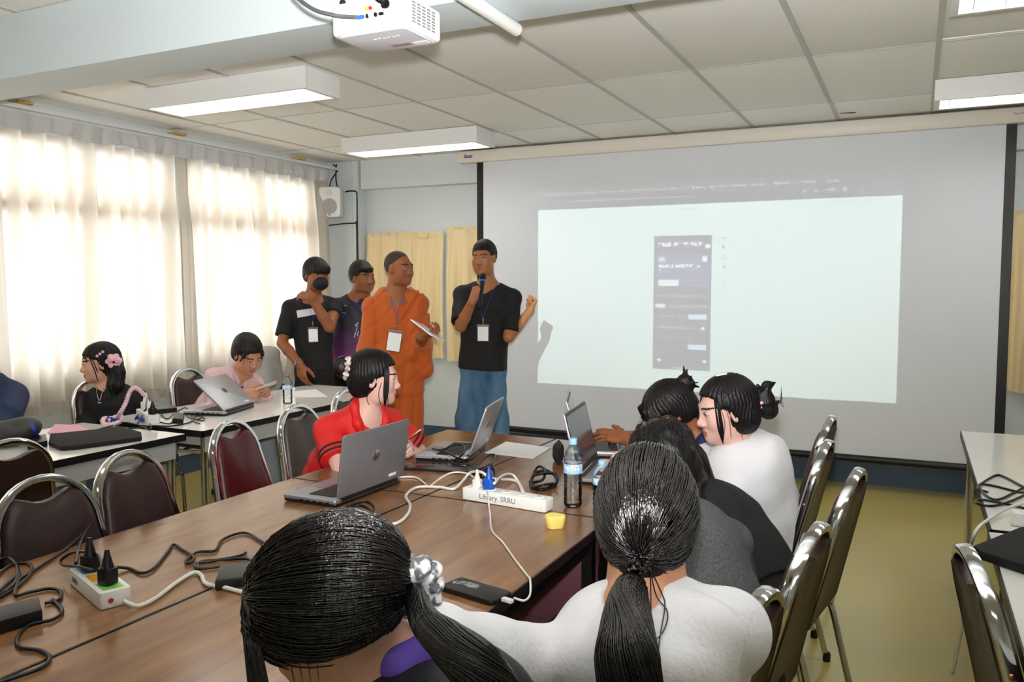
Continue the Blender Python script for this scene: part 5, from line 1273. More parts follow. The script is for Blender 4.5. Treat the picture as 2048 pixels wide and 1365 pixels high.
# ---- young man with a face mask
def man_mask():
    O = D_(633, 550, 6.356); P0 = V3(*D_(628, 720, 6.379)[:2], .93)
    W = D_(600, 730, 6.152); W2 = D_(622, 594, 6.106)
    p = person('young man in black t-shirt and black face mask, hand resting on his shoulder', O, -24, P0, -58, hs=1.09, pitch=5, roll=-2, skinm=SK_BROWN, neck_len=.165, look=(10, 0),
        sw=.174, chest=(.142, .105), waist=(.134, .10), hip=(.142, .112), hand_s=1.05, upper=.295, fore=.265,
        arms={'R': dict(wrist=W, pole=D_(545, 690, 6.3), dir=D_(604, 752, 6.152) - W, back=D_(560, 740, 5.902) - W, pose='relaxed', sleeve=.80), 'L': dict(wrist=W2, pole=D_(672, 700, 6.129), dir=D_(596, 588, 6.197) - W2, back=D_(615, 560, 5.959) - W2, pose='flat', sleeve=.42)},
        top=M_TEE, topname='t_shirt', loose=.010, hem=.20, fold=folds(.010, 28, ((1, .3, .35), (.3, 1, -.2)), seed=5), collar_r=(.07, .07, .04),
        legs={'R': (P0 + V3(-.062, -.03, -.07), P0 + V3(-.09, -.04, -.44), P0 + V3(-.10, 0, -.86)), 'L': (P0 + V3(.062, .03, -.07), P0 + V3(.09, .02, -.44), P0 + V3(.10, .05, -.86))}, bottom=M_TROUSER, legr=(.07, .08, .075), shoes=M_BLACK)
    def hb(f, H):
        f.ell((0, -.020, .037), (.093, .114, .102), H, .01); f.ell((0, .065, .048), (.075, .06, .054), H, .03); f.ell((0, -.05, -.02), (.078, .07, .06), H, .03)
        f.box((0, .13, -.088), (.16, .086, .10), H, .015, .010, '-'); f.box((0, .038, -.14), (.16, .055, .128), H, .02, .012, '-'); f.box((0, -.05, -.185), (.16, .16, .12), H, .02, .012, '-')
    hair_mesh(p, hb)
    f = Field(); H = p.H
    f.ell((0, .066, -.060), (.063, .067, .054), H, .01); f.ell((0, .092, -.044), (.032, .034, .032), H, .03); f.box((0, -.04, -.06), (.12, .075, .12), H, .01, .006, '-'); f.box((0, .06, .052), (.12, .12, .06), H, .01, .006, '-')
    f.disp = lambda P: .0012 * np.sin(((P - H.o) @ H.R)[..., 2] * 420)
    V, F = f.mesh(.0032); np_mesh('face_mask', V, F, mat('black mask cloth', rgb(30, 31, 34), 0.75), p.root)
    for q in (-1, 1):
        for z0, z1 in ((-.012, .006), (-.085, -.03)): MB().tube(smoothpath([H(q * .056, .062, z0 * .95), H(q * .074, .032, (z0 + z1) / 2), H(q * .083, -.006, z1)], 4), .0014, 5).build('ear_loop', M_BLACK, p.root, world=True, smooth=180)
    # wrist watch
    R = nv(p.wr['R'] - p.el['R']); c = p.wr['R'] - R * .012
    u = nv(np.cross(R, (0, 0, 1.0))); v = np.cross(R, u); ring = [c + (u * math.cos(k * PI / 10) + v * math.sin(k * PI / 10)) * .031 for k in range(20)]
    wb = MB().tube(ring, .0035, 8, closed=True, flat=(.003, .009, tuple(R))).build('wrist_watch', M_CHROME, p.root, world=True)
    n = nv(NP(CAM) - c); n = nv(n - R * (n @ R)); MB().lathe([(.0165, 0), (.018, .003), (.016, .007), (.013, .008)], 18, frame(c + n * .029, u if abs(u @ n) < .7 else np.cross(n, R), np.cross(n, u if abs(u @ n) < .7 else np.cross(n, R)), n)).build('watch_face', mat('steel watch with dark dial', rgb(120, 122, 126), 0.25, metal=0.8), wb, world=True)
    bv = surf([p.shirt])
    patch('chest_stripe', bv, ((594, 622), (641, 615), (640, 628), (596, 636)), mat('white printed stripe', rgb(214, 214, 222), 0.7), p.root, 18, 5, .006, .6)
    badge(p, bv, None, None, 626, 652, .078, .118, 'clear badge with blank white card on the black t-shirt of the masked man', .02, (((621, 601), (621, 618), (625, 632)), ((638, 592), (634, 618), (629, 634))))
    return p
man_mask()

# ---- young man in the purple jersey, behind
def man_jersey():
    O = D_(725, 556, 6.600); P0 = V3(*D_(708, 720, 6.622)[:2], .93)
    jm = bpy.data.materials.new('navy purple jersey'); jm.use_nodes = True; nt = jm.node_tree; N = nt.nodes; L = nt.links; b = N['Principled BSDF']; b.inputs['Roughness'].default_value = .6
    g = N.new('ShaderNodeTexCoord'); s = N.new('ShaderNodeSeparateXYZ'); r = N.new('ShaderNodeValToRGB'); e = r.color_ramp.elements; n = N.new('ShaderNodeTexNoise'); n.inputs['Scale'].default_value = 7; a = N.new('ShaderNodeMath'); a.operation = 'MULTIPLY_ADD'; a.inputs[1].default_value = .22
    e[0].position = .98; e[0].color = rgb(168, 18, 108); e[1].position = 1.36 / 1.4; e[1].color = rgb(30, 26, 44)
    e[0].position = .60; e[1].position = .86; mr = N.new('ShaderNodeMapRange'); mr.inputs[1].default_value = .9; mr.inputs[2].default_value = 1.5
    e[0].position = .08; e[1].position = .62; x = r.color_ramp.elements.new(.30); x.color = rgb(92, 22, 92)
    L.new(g.outputs['Object'], s.inputs[0]); L.new(g.outputs['Object'], n.inputs['Vector']); L.new(n.outputs[0], a.inputs[0]); L.new(s.outputs[2], a.inputs[2]); L.new(a.outputs[0], mr.inputs[0]); L.new(mr.outputs[0], r.inputs[0]); L.new(r.outputs[0], b.inputs['Base Color'])
    p = person('young man in dark purple and magenta jersey standing behind the orange robe', O, -14, P0, -52, hs=1.06, pitch=2, fat=.010, skinm=SK_BROWN, neck=(.060, .070), neck_len=.165, look=(6, 0),
        sw=.180, chest=(.172, .125), waist=(.172, .13), hip=(.172, .13), upper=.30, fore=.26,
        arms={'R': dict(wrist=D_(700, 722, 6.490), pole=D_(650, 690, 6.820), dir=(0.1, -.1, -1), back=D_(660, 720, 6.160) - D_(700, 722, 6.490), sleeve=.97), 'L': dict(wrist=D_(765, 720, 6.545), pole=D_(800, 700, 6.820), dir=(0, 0, -1), back=(.8, .3, 0), sleeve=.97)},
        top=jm, topname='jersey', loose=.016, hem=.2, fold=folds(.010, 26, ((1, .2, .3), (.4, 1, .1)), seed=8), collar_r=(.07, .075, .045),
        legs={'R': (P0 + V3(-.07, -.03, -.07), P0 + V3(-.10, -.03, -.43), P0 + V3(-.10, 0, -.84)), 'L': (P0 + V3(.07, .03, -.07), P0 + V3(.10, .03, -.43), P0 + V3(.10, .05, -.84))}, bottom=M_TROUSER, legr=(.08, .085, .075), shoes=M_BLACK)
    hair_mesh(p, lambda f, H: (short_hair(f, H, .018, .050, .008, -.045, 1.05), f.ell((.02, .075, .07), (.06, .035, .026), H, .02)))
    bv = surf([p.shirt]); WP = mat('white jersey print', rgb(190, 180, 205), 0.6)
    col = Field(); T = p.T
    for q in (-1, 1): col.chain([T(q * .02, -.075, .045), T(q * .072, -.02, .030), T(q * .070, .045, -.005), T(q * .03, .105, -.06)], [.016, .018, .018, .014], .02)
    col.disp = None; V, F = col.mesh(.006); np_mesh('collar', V, F, mat('white collar', rgb(226, 224, 230), 0.7), p.root)
    for a_, b_ in (((671, 607), (694, 612)), ((680, 602), (676, 622)), ((674, 622), (692, 627)), ((688, 616), (680, 634))):
        patch('star_print', bv, ((a_[0], a_[1]), (b_[0], b_[1]), (b_[0], b_[1] + 1.2), (a_[0], a_[1] + 1.2)), WP, p.root, 6, 1)
    for pts in (((709, 652), (716, 645)), ((706, 658), (714, 662)), ((711, 664), (708, 675)), ((714, 650), (712, 662)), ((716, 662), (714, 672))):
        (ax, ay), (bx, by) = pts; patch('chest_print', bv, ((ax, ay), (bx, by), (bx + 1.5, by + 1), (ax + 1.5, ay + 1)), WP, p.root, 4, 1)
    rb = [p.T(.058, .05, .0)] + [hit(bv, x, y, .005) for x, y in ((708, 603), (716, 614), (725, 626))]
    tag(MB().tube(smoothpath([v for v in rb if v is not None], 5), .006, 8, flat=(.0012, .006, (-.3, .9, .1))).build('lanyard', M_BLUE, smooth=60), 'blue lanyard ribbon across the dark purple jersey', 'lanyard')
    return p
man_jersey()
# ------------------------------------------------------------------ seated people
def cap_hair(f, H, s=1.0, front=.060, side=.030, thick=.012, low=-.075, back=1.0):
    """hair pulled over the skull, open at the face; ears stay free"""
    f.ell((0, -.020 * s, .032 * s), (.0745 * s + thick, .097 * s + thick, .089 * s + thick), H, .01)
    f.ell((0, -.055 * s, -.025 * s), (.066 * s * back + thick * .6, .055 * s * back + thick, .075 * s), H, .03)
    f.box((0, .135 * s, -.12 * s + front * s), (.16, .085 * s, .12 * s), H, .02, .014, '-')
    f.box((0, .055 * s, -.14 * s + side * s), (.16, .045 * s, .14 * s), H, .02, .014, '-')
    f.box((0, .02, -.16 * s + low), (.2, .2, .16 * s), H, .02, .012, '-')
def scrunchie(p, c, ax, R, r, m, seed=0, name='scrunchie'):
    ax = nv(ax); u = nv(np.cross(ax, (0.3, .2, 1))); v = np.cross(ax, u); f = Field(); rnd = random.Random(seed); n = 11
    for k in range(n):
        a = 2 * PI * k / n; d = u * math.cos(a) + v * math.sin(a); q = np.array(c) + d * R * rnd.uniform(.85, 1.15) + ax * rnd.uniform(-.006, .006); Fm = Frame(q, np.stack((d, np.cross(ax, d), ax), 1))
        f.ell((0, 0, 0), (r * rnd.uniform(.8, 1.15), r * .62, r * rnd.uniform(.9, 1.25)), Fm, .004)
    f.disp = folds(.003, 130, (tuple(u), tuple(v), tuple(ax)), seed=seed); V, F = f.mesh(max(.0022, r / 6)); return np_mesh(name, V, F, m, p.root)
def polo_collar(p, m, m2=None):
    col = Field(); T = p.T
    for q in (-1, 1): col.chain([T(q * .015, -.072, .050), T(q * .064, -.02, .040), T(q * .070, .05, .008), T(q * .040, .108, -.045)], [.015, .018, .020, .016], .02)
    V, F = col.mesh(.005); return np_mesh('collar', V, F, m, p.root)

# ---- woman in the red polo shirt
def woman_red():
    redm = bpy.data.materials.new('red polo cloth'); redm.use_nodes = True; nt = redm.node_tree; N = nt.nodes; L = nt.links; b = N['Principled BSDF']; b.inputs['Roughness'].default_value = .6
    tc = N.new('ShaderNodeTexCoord'); w = N.new('ShaderNodeTexWave'); w.inputs['Scale'].default_value = 40; w.inputs['Distortion'].default_value = 3; w.bands_direction = 'Z'
    n = N.new('ShaderNodeTexNoise'); n.inputs['Scale'].default_value = 5; m = N.new('ShaderNodeMath'); m.operation = 'MULTIPLY'; r = N.new('ShaderNodeValToRGB'); e = r.color_ramp.elements
    e[0].position = .30; e[0].color = rgb(214, 28, 24); e[1].position = .62; e[1].color = rgb(170, 22, 22)
    L.new(tc.outputs['Object'], w.inputs['Vector']); L.new(tc.outputs['Object'], n.inputs['Vector']); L.new(w.outputs[0], m.inputs[0]); L.new(n.outputs[0], m.inputs[1]); L.new(m.outputs[0], r.inputs[0]); L.new(r.outputs[0], b.inputs['Base Color'])
    O = D_(752, 757, 3.58); P0 = V3(-2.40, 3.03, .56)
    WR = V3(-2.03, 2.90, .795); WL = V3(-2.02, 3.02, .80)
    p = person('woman in a red patterned polo shirt holding a phone at the brown table', O, 30, P0, -22, female=True, hs=.98, pitch=2, skinm=SK_PALE, look=(4, 0), neck=(.046, .052), neck_len=.165,
        sw=.158, chest=(.150, .105), waist=(.150, .11), hip=(.165, .12), upper=.265, fore=.235, hand_s=.92,
        arms={'R': dict(wrist=WR, pole=V3(-2.2, 2.45, .70), dir=V3(.85, .35, .12), back=V3(.15, -.75, .5), pose='hold', sleeve=.60), 'L': dict(wrist=WL, pole=V3(-2.1, 3.5, .7), dir=V3(.9, -.25, .1), back=V3(.35, .7, .5), pose='hold', sleeve=.60)},
        top=redm, topname='polo_shirt', loose=.016, hem=.12, fold=folds(.010, 30, ((.6, .5, .5), (.3, 1, -.2), (1, 0, .2)), seed=3), collar_r=(.05, .07, .055), gres=.0055,
        legs={'R': (P0 + V3(.05, -.09, -.0), P0 + V3(.42, -.10, .0), P0 + V3(.42, -.10, -.42)), 'L': (P0 + V3(.05, .09, 0), P0 + V3(.42, .10, 0), P0 + V3(.42, .10, -.42))}, bottom=M_TROUSER, shoes=M_BLACK)
    RW = mat('arm skin', rgb(214, 164, 136), .5)
    def hb(f, H):
        cap_hair(f, H, .98, front=.060, side=.012, low=-.085); f.ell((0, -.145, .045), (.042, .038, .048), H, .008)
    hair_mesh(p, hb, .0038); lock(p, 1, 30, .055, -.110, seed=2); lock(p, -1, 30, .055, -.105, seed=3)
    wisps(p, [[p.H(.074, .03, -.01), p.H(.078, .02, -.06), p.H(.070, .03, -.11)], [p.H(.07, -.02, -.04), p.H(.072, -.03, -.08), p.H(.06, -.02, -.11)], [p.H(.07, .045, .0), p.H(.074, .055, -.05), p.H(.064, .06, -.10)]])
    scrunchie(p, p.H(0, -.118, .040), p.H.R[:, 1], .036, .018, mat('white patterned scrunchie', rgb(222, 212, 204), .8, var=(70, rgb(170, 150, 150), .08)), 1)
    bv = surf([p.shirt]); polo_collar(p, mat('red collar', rgb(206, 26, 24), .6))
    stripe = mat('dark sleeve stripe', rgb(44, 24, 30), .7)
    for q in ('R', 'L'):
        E = p.el[q]; S_ = p.sh[q]; d = nv(E - S_); u = nv(np.cross(d, (0, 0, 1.0))); v = np.cross(d, u); Lc = np.linalg.norm(E - S_) * .60
        for off in (.012, .036):
            c = S_ + d * (Lc - off); pts = []
            for k in range(28):
                a = 2 * PI * k / 28; dirv = u * math.cos(a) + v * math.sin(a); h = bv.ray_cast(Vector(c + dirv * .2), Vector(-dirv), .2); pts.append(NP(h[0]) + dirv * .001 if h[0] is not None else c + dirv * .06)
            MB().tube(pts, .003, 8, closed=True, flat=(.0015, .006, tuple(d))).build('sleeve_stripe', stripe, p.shirt, smooth=180, world=True)
    em = hit(bv, 766, 860, .003)
    if em is not None: MB().lathe([(.016, 0), (.022, .002), (.018, .003), (.006, .0035)], 18, Matrix.Translation(em) @ Vector((.6, -.7, .35)).to_track_quat('Z', 'Y').to_matrix().to_4x4()).build('emblem', mat('dark crest with pale rim', rgb(60, 52, 44), .5, var=(90, rgb(200, 190, 150), .06)), p.shirt, world=True)
    P = [hit(bv, *q, .004) for q in ((738, 838), (741, 850), (744, 868), (746, 900))]; Q = [hit(bv, *q, .004) for q in ((748, 826), (748, 845), (748, 870), (747, 900))]
    tag(MB().tube(smoothpath([v for v in P if v], 4), .006, 8, flat=(.0012, .006, (-.5, .7, 0))).tube(smoothpath([v for v in Q if v], 4), .006, 8, flat=(.0012, .006, (-.5, .7, 0))).build('lanyard', M_BLUE, smooth=60), 'blue lanyard round the neck of the woman in red', 'lanyard')
    ph = thing('phone', 'brown phone held in both hands by the woman in red', 'phone', (-1.93, 2.955, .845)); n = nv(V3(-.55, -.15, .8)); ax = nv(V3(.75, .45, .55)); ax = nv(ax - n * (ax @ n)); b = np.cross(n, ax); c = V3(-1.925, 2.955, .850)
    MB().prism(rrect(.15, .072, .010, 4), -.004, .004, frame(c, ax, b, n), b=.0015).build('body', mat('bronze phone shell', rgb(120, 82, 46), .25, metal=.5), ph, world=True)
    MB().prism(rrect(.142, .066, .008, 4), .0038, .0045, frame(c, ax, b, n)).build('display', M_BLACK, ph, world=True)
    return p
woman_red()

# ---- woman in the pink cardigan
def woman_pink():
    O = D_(496, 709, 5.42); P0 = V3(-4.30, 4.12, .56)
    WR = V3(-3.84, 3.98, .80); WL = V3(-3.83, 4.17, .80)
    PKM = mat('pale pink knit', rgb(226, 190, 194), .85, bump=(160, .5, 2))
    p = person('woman in a pale pink cardigan looking down at her phone behind the silver laptop', O, -16, P0, -20, female=True, hs=1.05, pitch=30, roll=4, skinm=SK_MED, neck=(.045, .052), neck_len=.165,
        sw=.158, chest=(.148, .105), waist=(.14, .105), hip=(.16, .12), upper=.27, fore=.235, hand_s=.95,
        arms={'R': dict(wrist=WR, pole=V3(-4.1, 3.7, .1), dir=V3(.75, .45, .08), back=V3(.5, -.75, .1), pose='hold', sleeve=1.88), 'L': dict(wrist=WL, pole=V3(-4.05, 4.45, .1), dir=V3(.65, -.6, .12), back=V3(.8, .4, .1), pose='hold', sleeve=1.88)},
        top=PKM, topname='cardigan', loose=.014, hem=.12, fold=folds(.010, 30, ((.6, .5, .5), (.3, 1, -.2)), seed=13), collar_r=(.05, .066, .06),
        legs={'R': (P0 + V3(.05, -.09, 0), P0 + V3(.40, -.10, -.02), P0 + V3(.42, -.12, -.40)), 'L': (P0 + V3(.05, .09, 0), P0 + V3(.40, .10, -.02), P0 + V3(.42, .10, -.40))}, bottom=mat('grey skirt cloth', rgb(150, 154, 166), .85), bottomname='skirt', legr=(.10, .10, .10), shoes=mat('blue patterned shoe', rgb(54, 84, 122), .6, var=(60, rgb(20, 30, 50), .05)))
    def hb(f, H):
        cap_hair(f, H, 1.05, front=.054, side=.02, low=-.072); f.chain([H(0, -.115, -.005), H(-.01, -.15, -.05), H(-.02, -.14, -.11)], [.030, .028, .010], .01)
        for q in (-1, 1): f.chain([H(q * .045, .072, .072), H(q * .068, .058, .03), H(q * .074, .045, -.02)], [.012, .010, .004], .012)
    hair_mesh(p, hb)
    H = p.H; wisps(p, [[H(x, .070 - abs(x) * .2, .066), H(x * 1.2, .084 - abs(x) * .35, .035), H(x * 1.3, .092 - abs(x) * .5, z)] for x, z in ((-.03, .005), (-.015, .015), (.005, .01), (.02, .0), (.035, -.005), (.05, -.03))] + [[H(-.07, .05, .03), H(-.076, .06, -.03), H(-.07, .065, -.09)]], .0013)
    scrunchie(p, H(0, -.112, .0), H(0, -.15, -.04) - H(0, -.11, 0), .032, .013, mat('pale pink scrunchie', rgb(226, 196, 190), .8), 2)
    bv = surf([p.shirt])
    for y in (757, 775):
        c = hit(bv, 482 if y == 757 else 484, y, .002)
        if c is not None: MB().lathe([(.007, 0), (.008, .002), (.005, .0035)], 12, Matrix.Translation(c) @ Vector((.75, -.6, .3)).to_track_quat('Z', 'Y').to_matrix().to_4x4()).build('button', mat('dark brown button', rgb(70, 48, 44), .4), p.shirt, world=True)
    P = [hit(bv, *q, .004) for q in ((466, 748), (469, 758), (474, 768), (478, 777))]; Q = [hit(bv, *q, .004) for q in ((487, 745), (487, 757), (487, 768), (486, 777))]
    tag(MB().tube(smoothpath([v for v in P if v], 4), .005, 8, flat=(.0012, .005, (-.6, .7, 0))).tube(smoothpath([v for v in Q if v], 4), .005, 8, flat=(.001, .003, (-.6, .7, 0))).build('lanyard', mat('violet blue ribbon', rgb(70, 50, 170), .5), smooth=60), 'violet blue lanyard lying on the pink cardigan', 'lanyard')
    ph = thing('phone', 'pale phone held by the woman in the pink cardigan', 'phone', (-3.74, 4.06, .84)); n = nv(V3(-.45, -.05, .85)); ax = nv(V3(.45, .8, .25)); ax = nv(ax - n * (ax @ n)); b = np.cross(n, ax); c = V3(-3.735, 4.06, .848)
    MB().prism(rrect(.15, .072, .010, 4), -.004, .004, frame(c, ax, b, n), b=.0015).build('body', mat('silver pink phone shell', rgb(214, 196, 204), .25, metal=.3), ph, world=True)
    MB().prism(rrect(.142, .066, .008, 4), .0038, .0045, frame(c, ax, b, n)).build('display', mat('lit phone glass', rgb(150, 150, 170), .1), ph, world=True)
    # pale jacket hung on a chair behind her
    f = Field(); f.ell((-4.33, 4.88, .82), (.06, .17, .22), None, .02); f.ell((-4.30, 4.80, .66), (.07, .16, .16), None, .05); f.disp = folds(.012, 26, ((.2, 1, .1), (.1, .6, .5)), seed=4)
    return p
woman_pink()
chair_b(CHG, -4.51, 4.88, 2, 'grey banquet chair beyond the pink cardigan, by the curtain hem', GW)
def chair_jacket():
    f = Field(); c = V3(-4.47, 4.88, 0)
    f.ecap(c + V3(.0, 0, .62), c + V3(.0, 0, .96), (.185, .055), (.13, .045), (0, 1, 0), .04); f.ell(tuple(c + V3(0, 0, .97)), (.045, .12, .06), None, .04)
    f.disp = folds(.012, 24, ((.2, 1, .1), (.1, .7, .4)), seed=4); V, F = f.mesh(.008)
    me = np_mesh('draped_jacket', V, F, mat('pale grey jacket cloth', rgb(196, 196, 188), .85), None); tag(me, 'pale grey jacket draped over a chair back near the curtain', 'jacket')
chair_jacket()

# ---- girl in black with pink hair accessories
def girl_black():
    O = D_(198, 727, 4.95); P0 = V3(-4.30, 3.38, .56)
    p = person('girl in a black top with pink hair clips, turned to look towards the window side', O, 236, P0, -52, female=True, hs=.98, pitch=4, skinm=SK_LIGHT, look=(-6, 0), neck=(.044, .050), neck_len=.175,
        sw=.155, chest=(.142, .10), waist=(.135, .10), hip=(.16, .115), upper=.265, fore=.235, hand_s=.92,
        arms={'R': dict(wrist=V3(-4.08, 3.20, .60), pole=V3(-4.5, 3.1, .3), dir=V3(.6, .3, -.2), back=V3(.2, -.6, .6), sleeve=1.95), 'L': dict(wrist=V3(-4.06, 3.36, .60), pole=V3(-4.3, 3.65, .2), dir=V3(.3, -.6, 0), back=V3(.6, .3, .6), sleeve=1.95)},
        top=M_TEE, topname='top', loose=.014, hem=.12, fold=folds(.009, 28, ((.6, .5, .5), (.3, 1, -.2)), seed=23), collar_r=(.055, .075, .075),
        legs={'R': (P0 + V3(.05, -.09, 0), P0 + V3(.38, -.16, .0), P0 + V3(.34, -.20, -.40)), 'L': (P0 + V3(.05, .09, 0), P0 + V3(.40, .02, 0), P0 + V3(.36, .04, -.40))}, bottom=mat('grey cotton trousers', rgb(140, 146, 160), .85), shoes=M_BLACK)
    def hb(f, H):
        cap_hair(f, H, .98, front=.052, side=.030, low=-.10)
        f.chain([H(-.045, -.09, .0), H(-.075, -.085, -.06), H(-.085, -.07, -.13), H(-.075, -.03, -.21), H(-.06, .01, -.28)], [.035, .040, .042, .038, .010], .03)
        f.chain([H(.03, -.09, -.02), H(.05, -.09, -.10), H(.05, -.09, -.18)], [.04, .042, .02], .03)
    hair_mesh(p, hb, amp=.003)
    H = p.H
    wisps(p, [[H(x, .062 - abs(x) * .2, .078), H(x * 1.12, .078 - abs(x) * .25, .055), H(x * 1.2, .089 - abs(x) * .45, z)] for x, z in ((-.050, .015), (-.040, .03), (-.03, .022), (-.018, .03), (-.006, .028), (.008, .03), (.02, .03), (.035, .025))], .0020)
    wisps(p, [[H(-.066, .055, .06), H(-.076, .045, .02), H(-.076, .03, -.04), H(-.07, .02, -.10)], [H(-.066, .045, .06), H(-.078, .03, .01), H(-.078, .015, -.05)]], .0030)
    pkm = mat('baby pink ribbon', rgb(242, 186, 200), .6)
    hc = MB()
    for k in range(3): hc.sphere(tuple(H(-.080 - .001 * k, .000 - .016 * k + .01, .050 + .011 * k)), .0085)
    hc.build('hair_clip', pkm, p.root, smooth=180, world=True)
    scrunchie(p, H(-.080, -.075, .012), V3(*(H(-.075, -.085, -.06) - H(-.045, -.09, 0))), .026, .018, pkm, 3)
    f = Field()
    for k in range(6): a = 2 * PI * k / 6; f.ell((-.088, -.075 + .030 * math.cos(a), .012 + .030 * math.sin(a)), (.014, .018, .018), H, .004)
    V, F = f.mesh(.004); np_mesh('hair_bow', V, F, pkm, p.root)
    T = p.T; bv = surf([p.shirt, p.body])
    P = [hit(bv, *q, .003) for q in ((193, 775), (195, 790), (199, 802), (204, 790), (207, 778))]; P = [v for v in P if v]
    nk = MB().tube(smoothpath(P, 4), .0018, 5).build('necklace', M_CHROME, p.root, smooth=180, world=True)
    c = hit(bv, 200, 807, .006)
    if c: MB().sphere(tuple(c + Vector((.008, 0, 0))), (.008, .003, .007)).sphere(tuple(c - Vector((.008, 0, 0))), (.008, .003, .007)).build('butterfly_pendant', M_CHROME, nk, smooth=180, world=True)
    return p
girl_black()

# ---- person in navy at the picture edge
def person_navy():
    O = D_(-70, 700, 4.45); P0 = V3(-4.40, 2.50, .56)
    m = mat('navy blue knit', rgb(24, 46, 84), .8, bump=(200, .2))
    p = person('person in a navy top hunched over the black bag, cut off by the picture edge', O, 200, P0, -10, female=True, pitch=25, skinm=SK_MED, neck_len=.165, sw=.16, chest=(.155, .12), waist=(.16, .12), hip=(.17, .125), upper=.27, fore=.24,
        arms={'L': dict(wrist=V3(-4.02, 2.48, .77), pole=V3(-4.0, 3.1, .65), dir=V3(.6, -.6, 0), back=V3(.3, .3, .8), pose='relaxed', sleeve=1.85), 'R': dict(wrist=V3(-4.02, 2.25, .77), pole=V3(-4.2, 1.9, .7), dir=V3(.7, .3, 0), back=V3(.2, -.3, .9), pose='relaxed', sleeve=1.85)},
        top=m, topname='sweater', loose=.02, hem=.1, fold=folds(.008, 26, ((.6, .5, .5), (.3, 1, -.2)), seed=33), shirt_extra=lambda G, p: G.cap(p.sh['L'], p.el['L'], .085, .07, .04), eyes=False,
        legs={'R': (P0 + V3(.05, -.09, 0), P0 + V3(.42, -.12, 0), P0 + V3(.44, -.12, -.40)), 'L': (P0 + V3(.05, .09, 0), P0 + V3(.42, .08, 0), P0 + V3(.44, .10, -.40))}, bottom=mat('brown trousers', rgb(110, 62, 34), .7), shoes=M_BLACK)
    hair_mesh(p, lambda f, H: (cap_hair(f, H, 1.0), f.chain([H(0, -.1, 0), H(0, -.11, -.12)], [.05, .03], .03)), .006)
person_navy()
def black_bag():
    f = Field(); c = V3(-3.86, 2.44, ZW); f.ell(tuple(c + V3(0, 0, .055)), (.12, .15, .055), None, .02); f.ell(tuple(c + V3(.03, .07, .075)), (.07, .09, .045), None, .03); f.ell(tuple(c + V3(-.02, -.07, .06)), (.09, .09, .05), None, .03)
    f.disp = folds(.012, 34, ((.6, .5, .5), (.3, 1, -.2), (1, 0, .6)), seed=9); f.plane((0, 0, ZW + .001), (0, 0, -1)); V, F = f.mesh(.007); lo = V[:, 2].min()
    o = np_mesh('soft_bag', V, F, mat('grey black soft leather', rgb(48, 48, 48), .5), None); tag(o, 'slumped black soft bag on the white table in front of the navy top', 'bag')
    b = MB().tube(smoothpath([at_z(62, 848, ZW + .11), at_z(70, 862, ZW + .08), at_z(78, 875, ZW + .03), at_z(90, 882, ZW + .01)], 5), .006, 8, flat=(.0015, .007, (.7, .3, .6))).build('strap', M_BLUE, o, smooth=60, world=True)
black_bag()

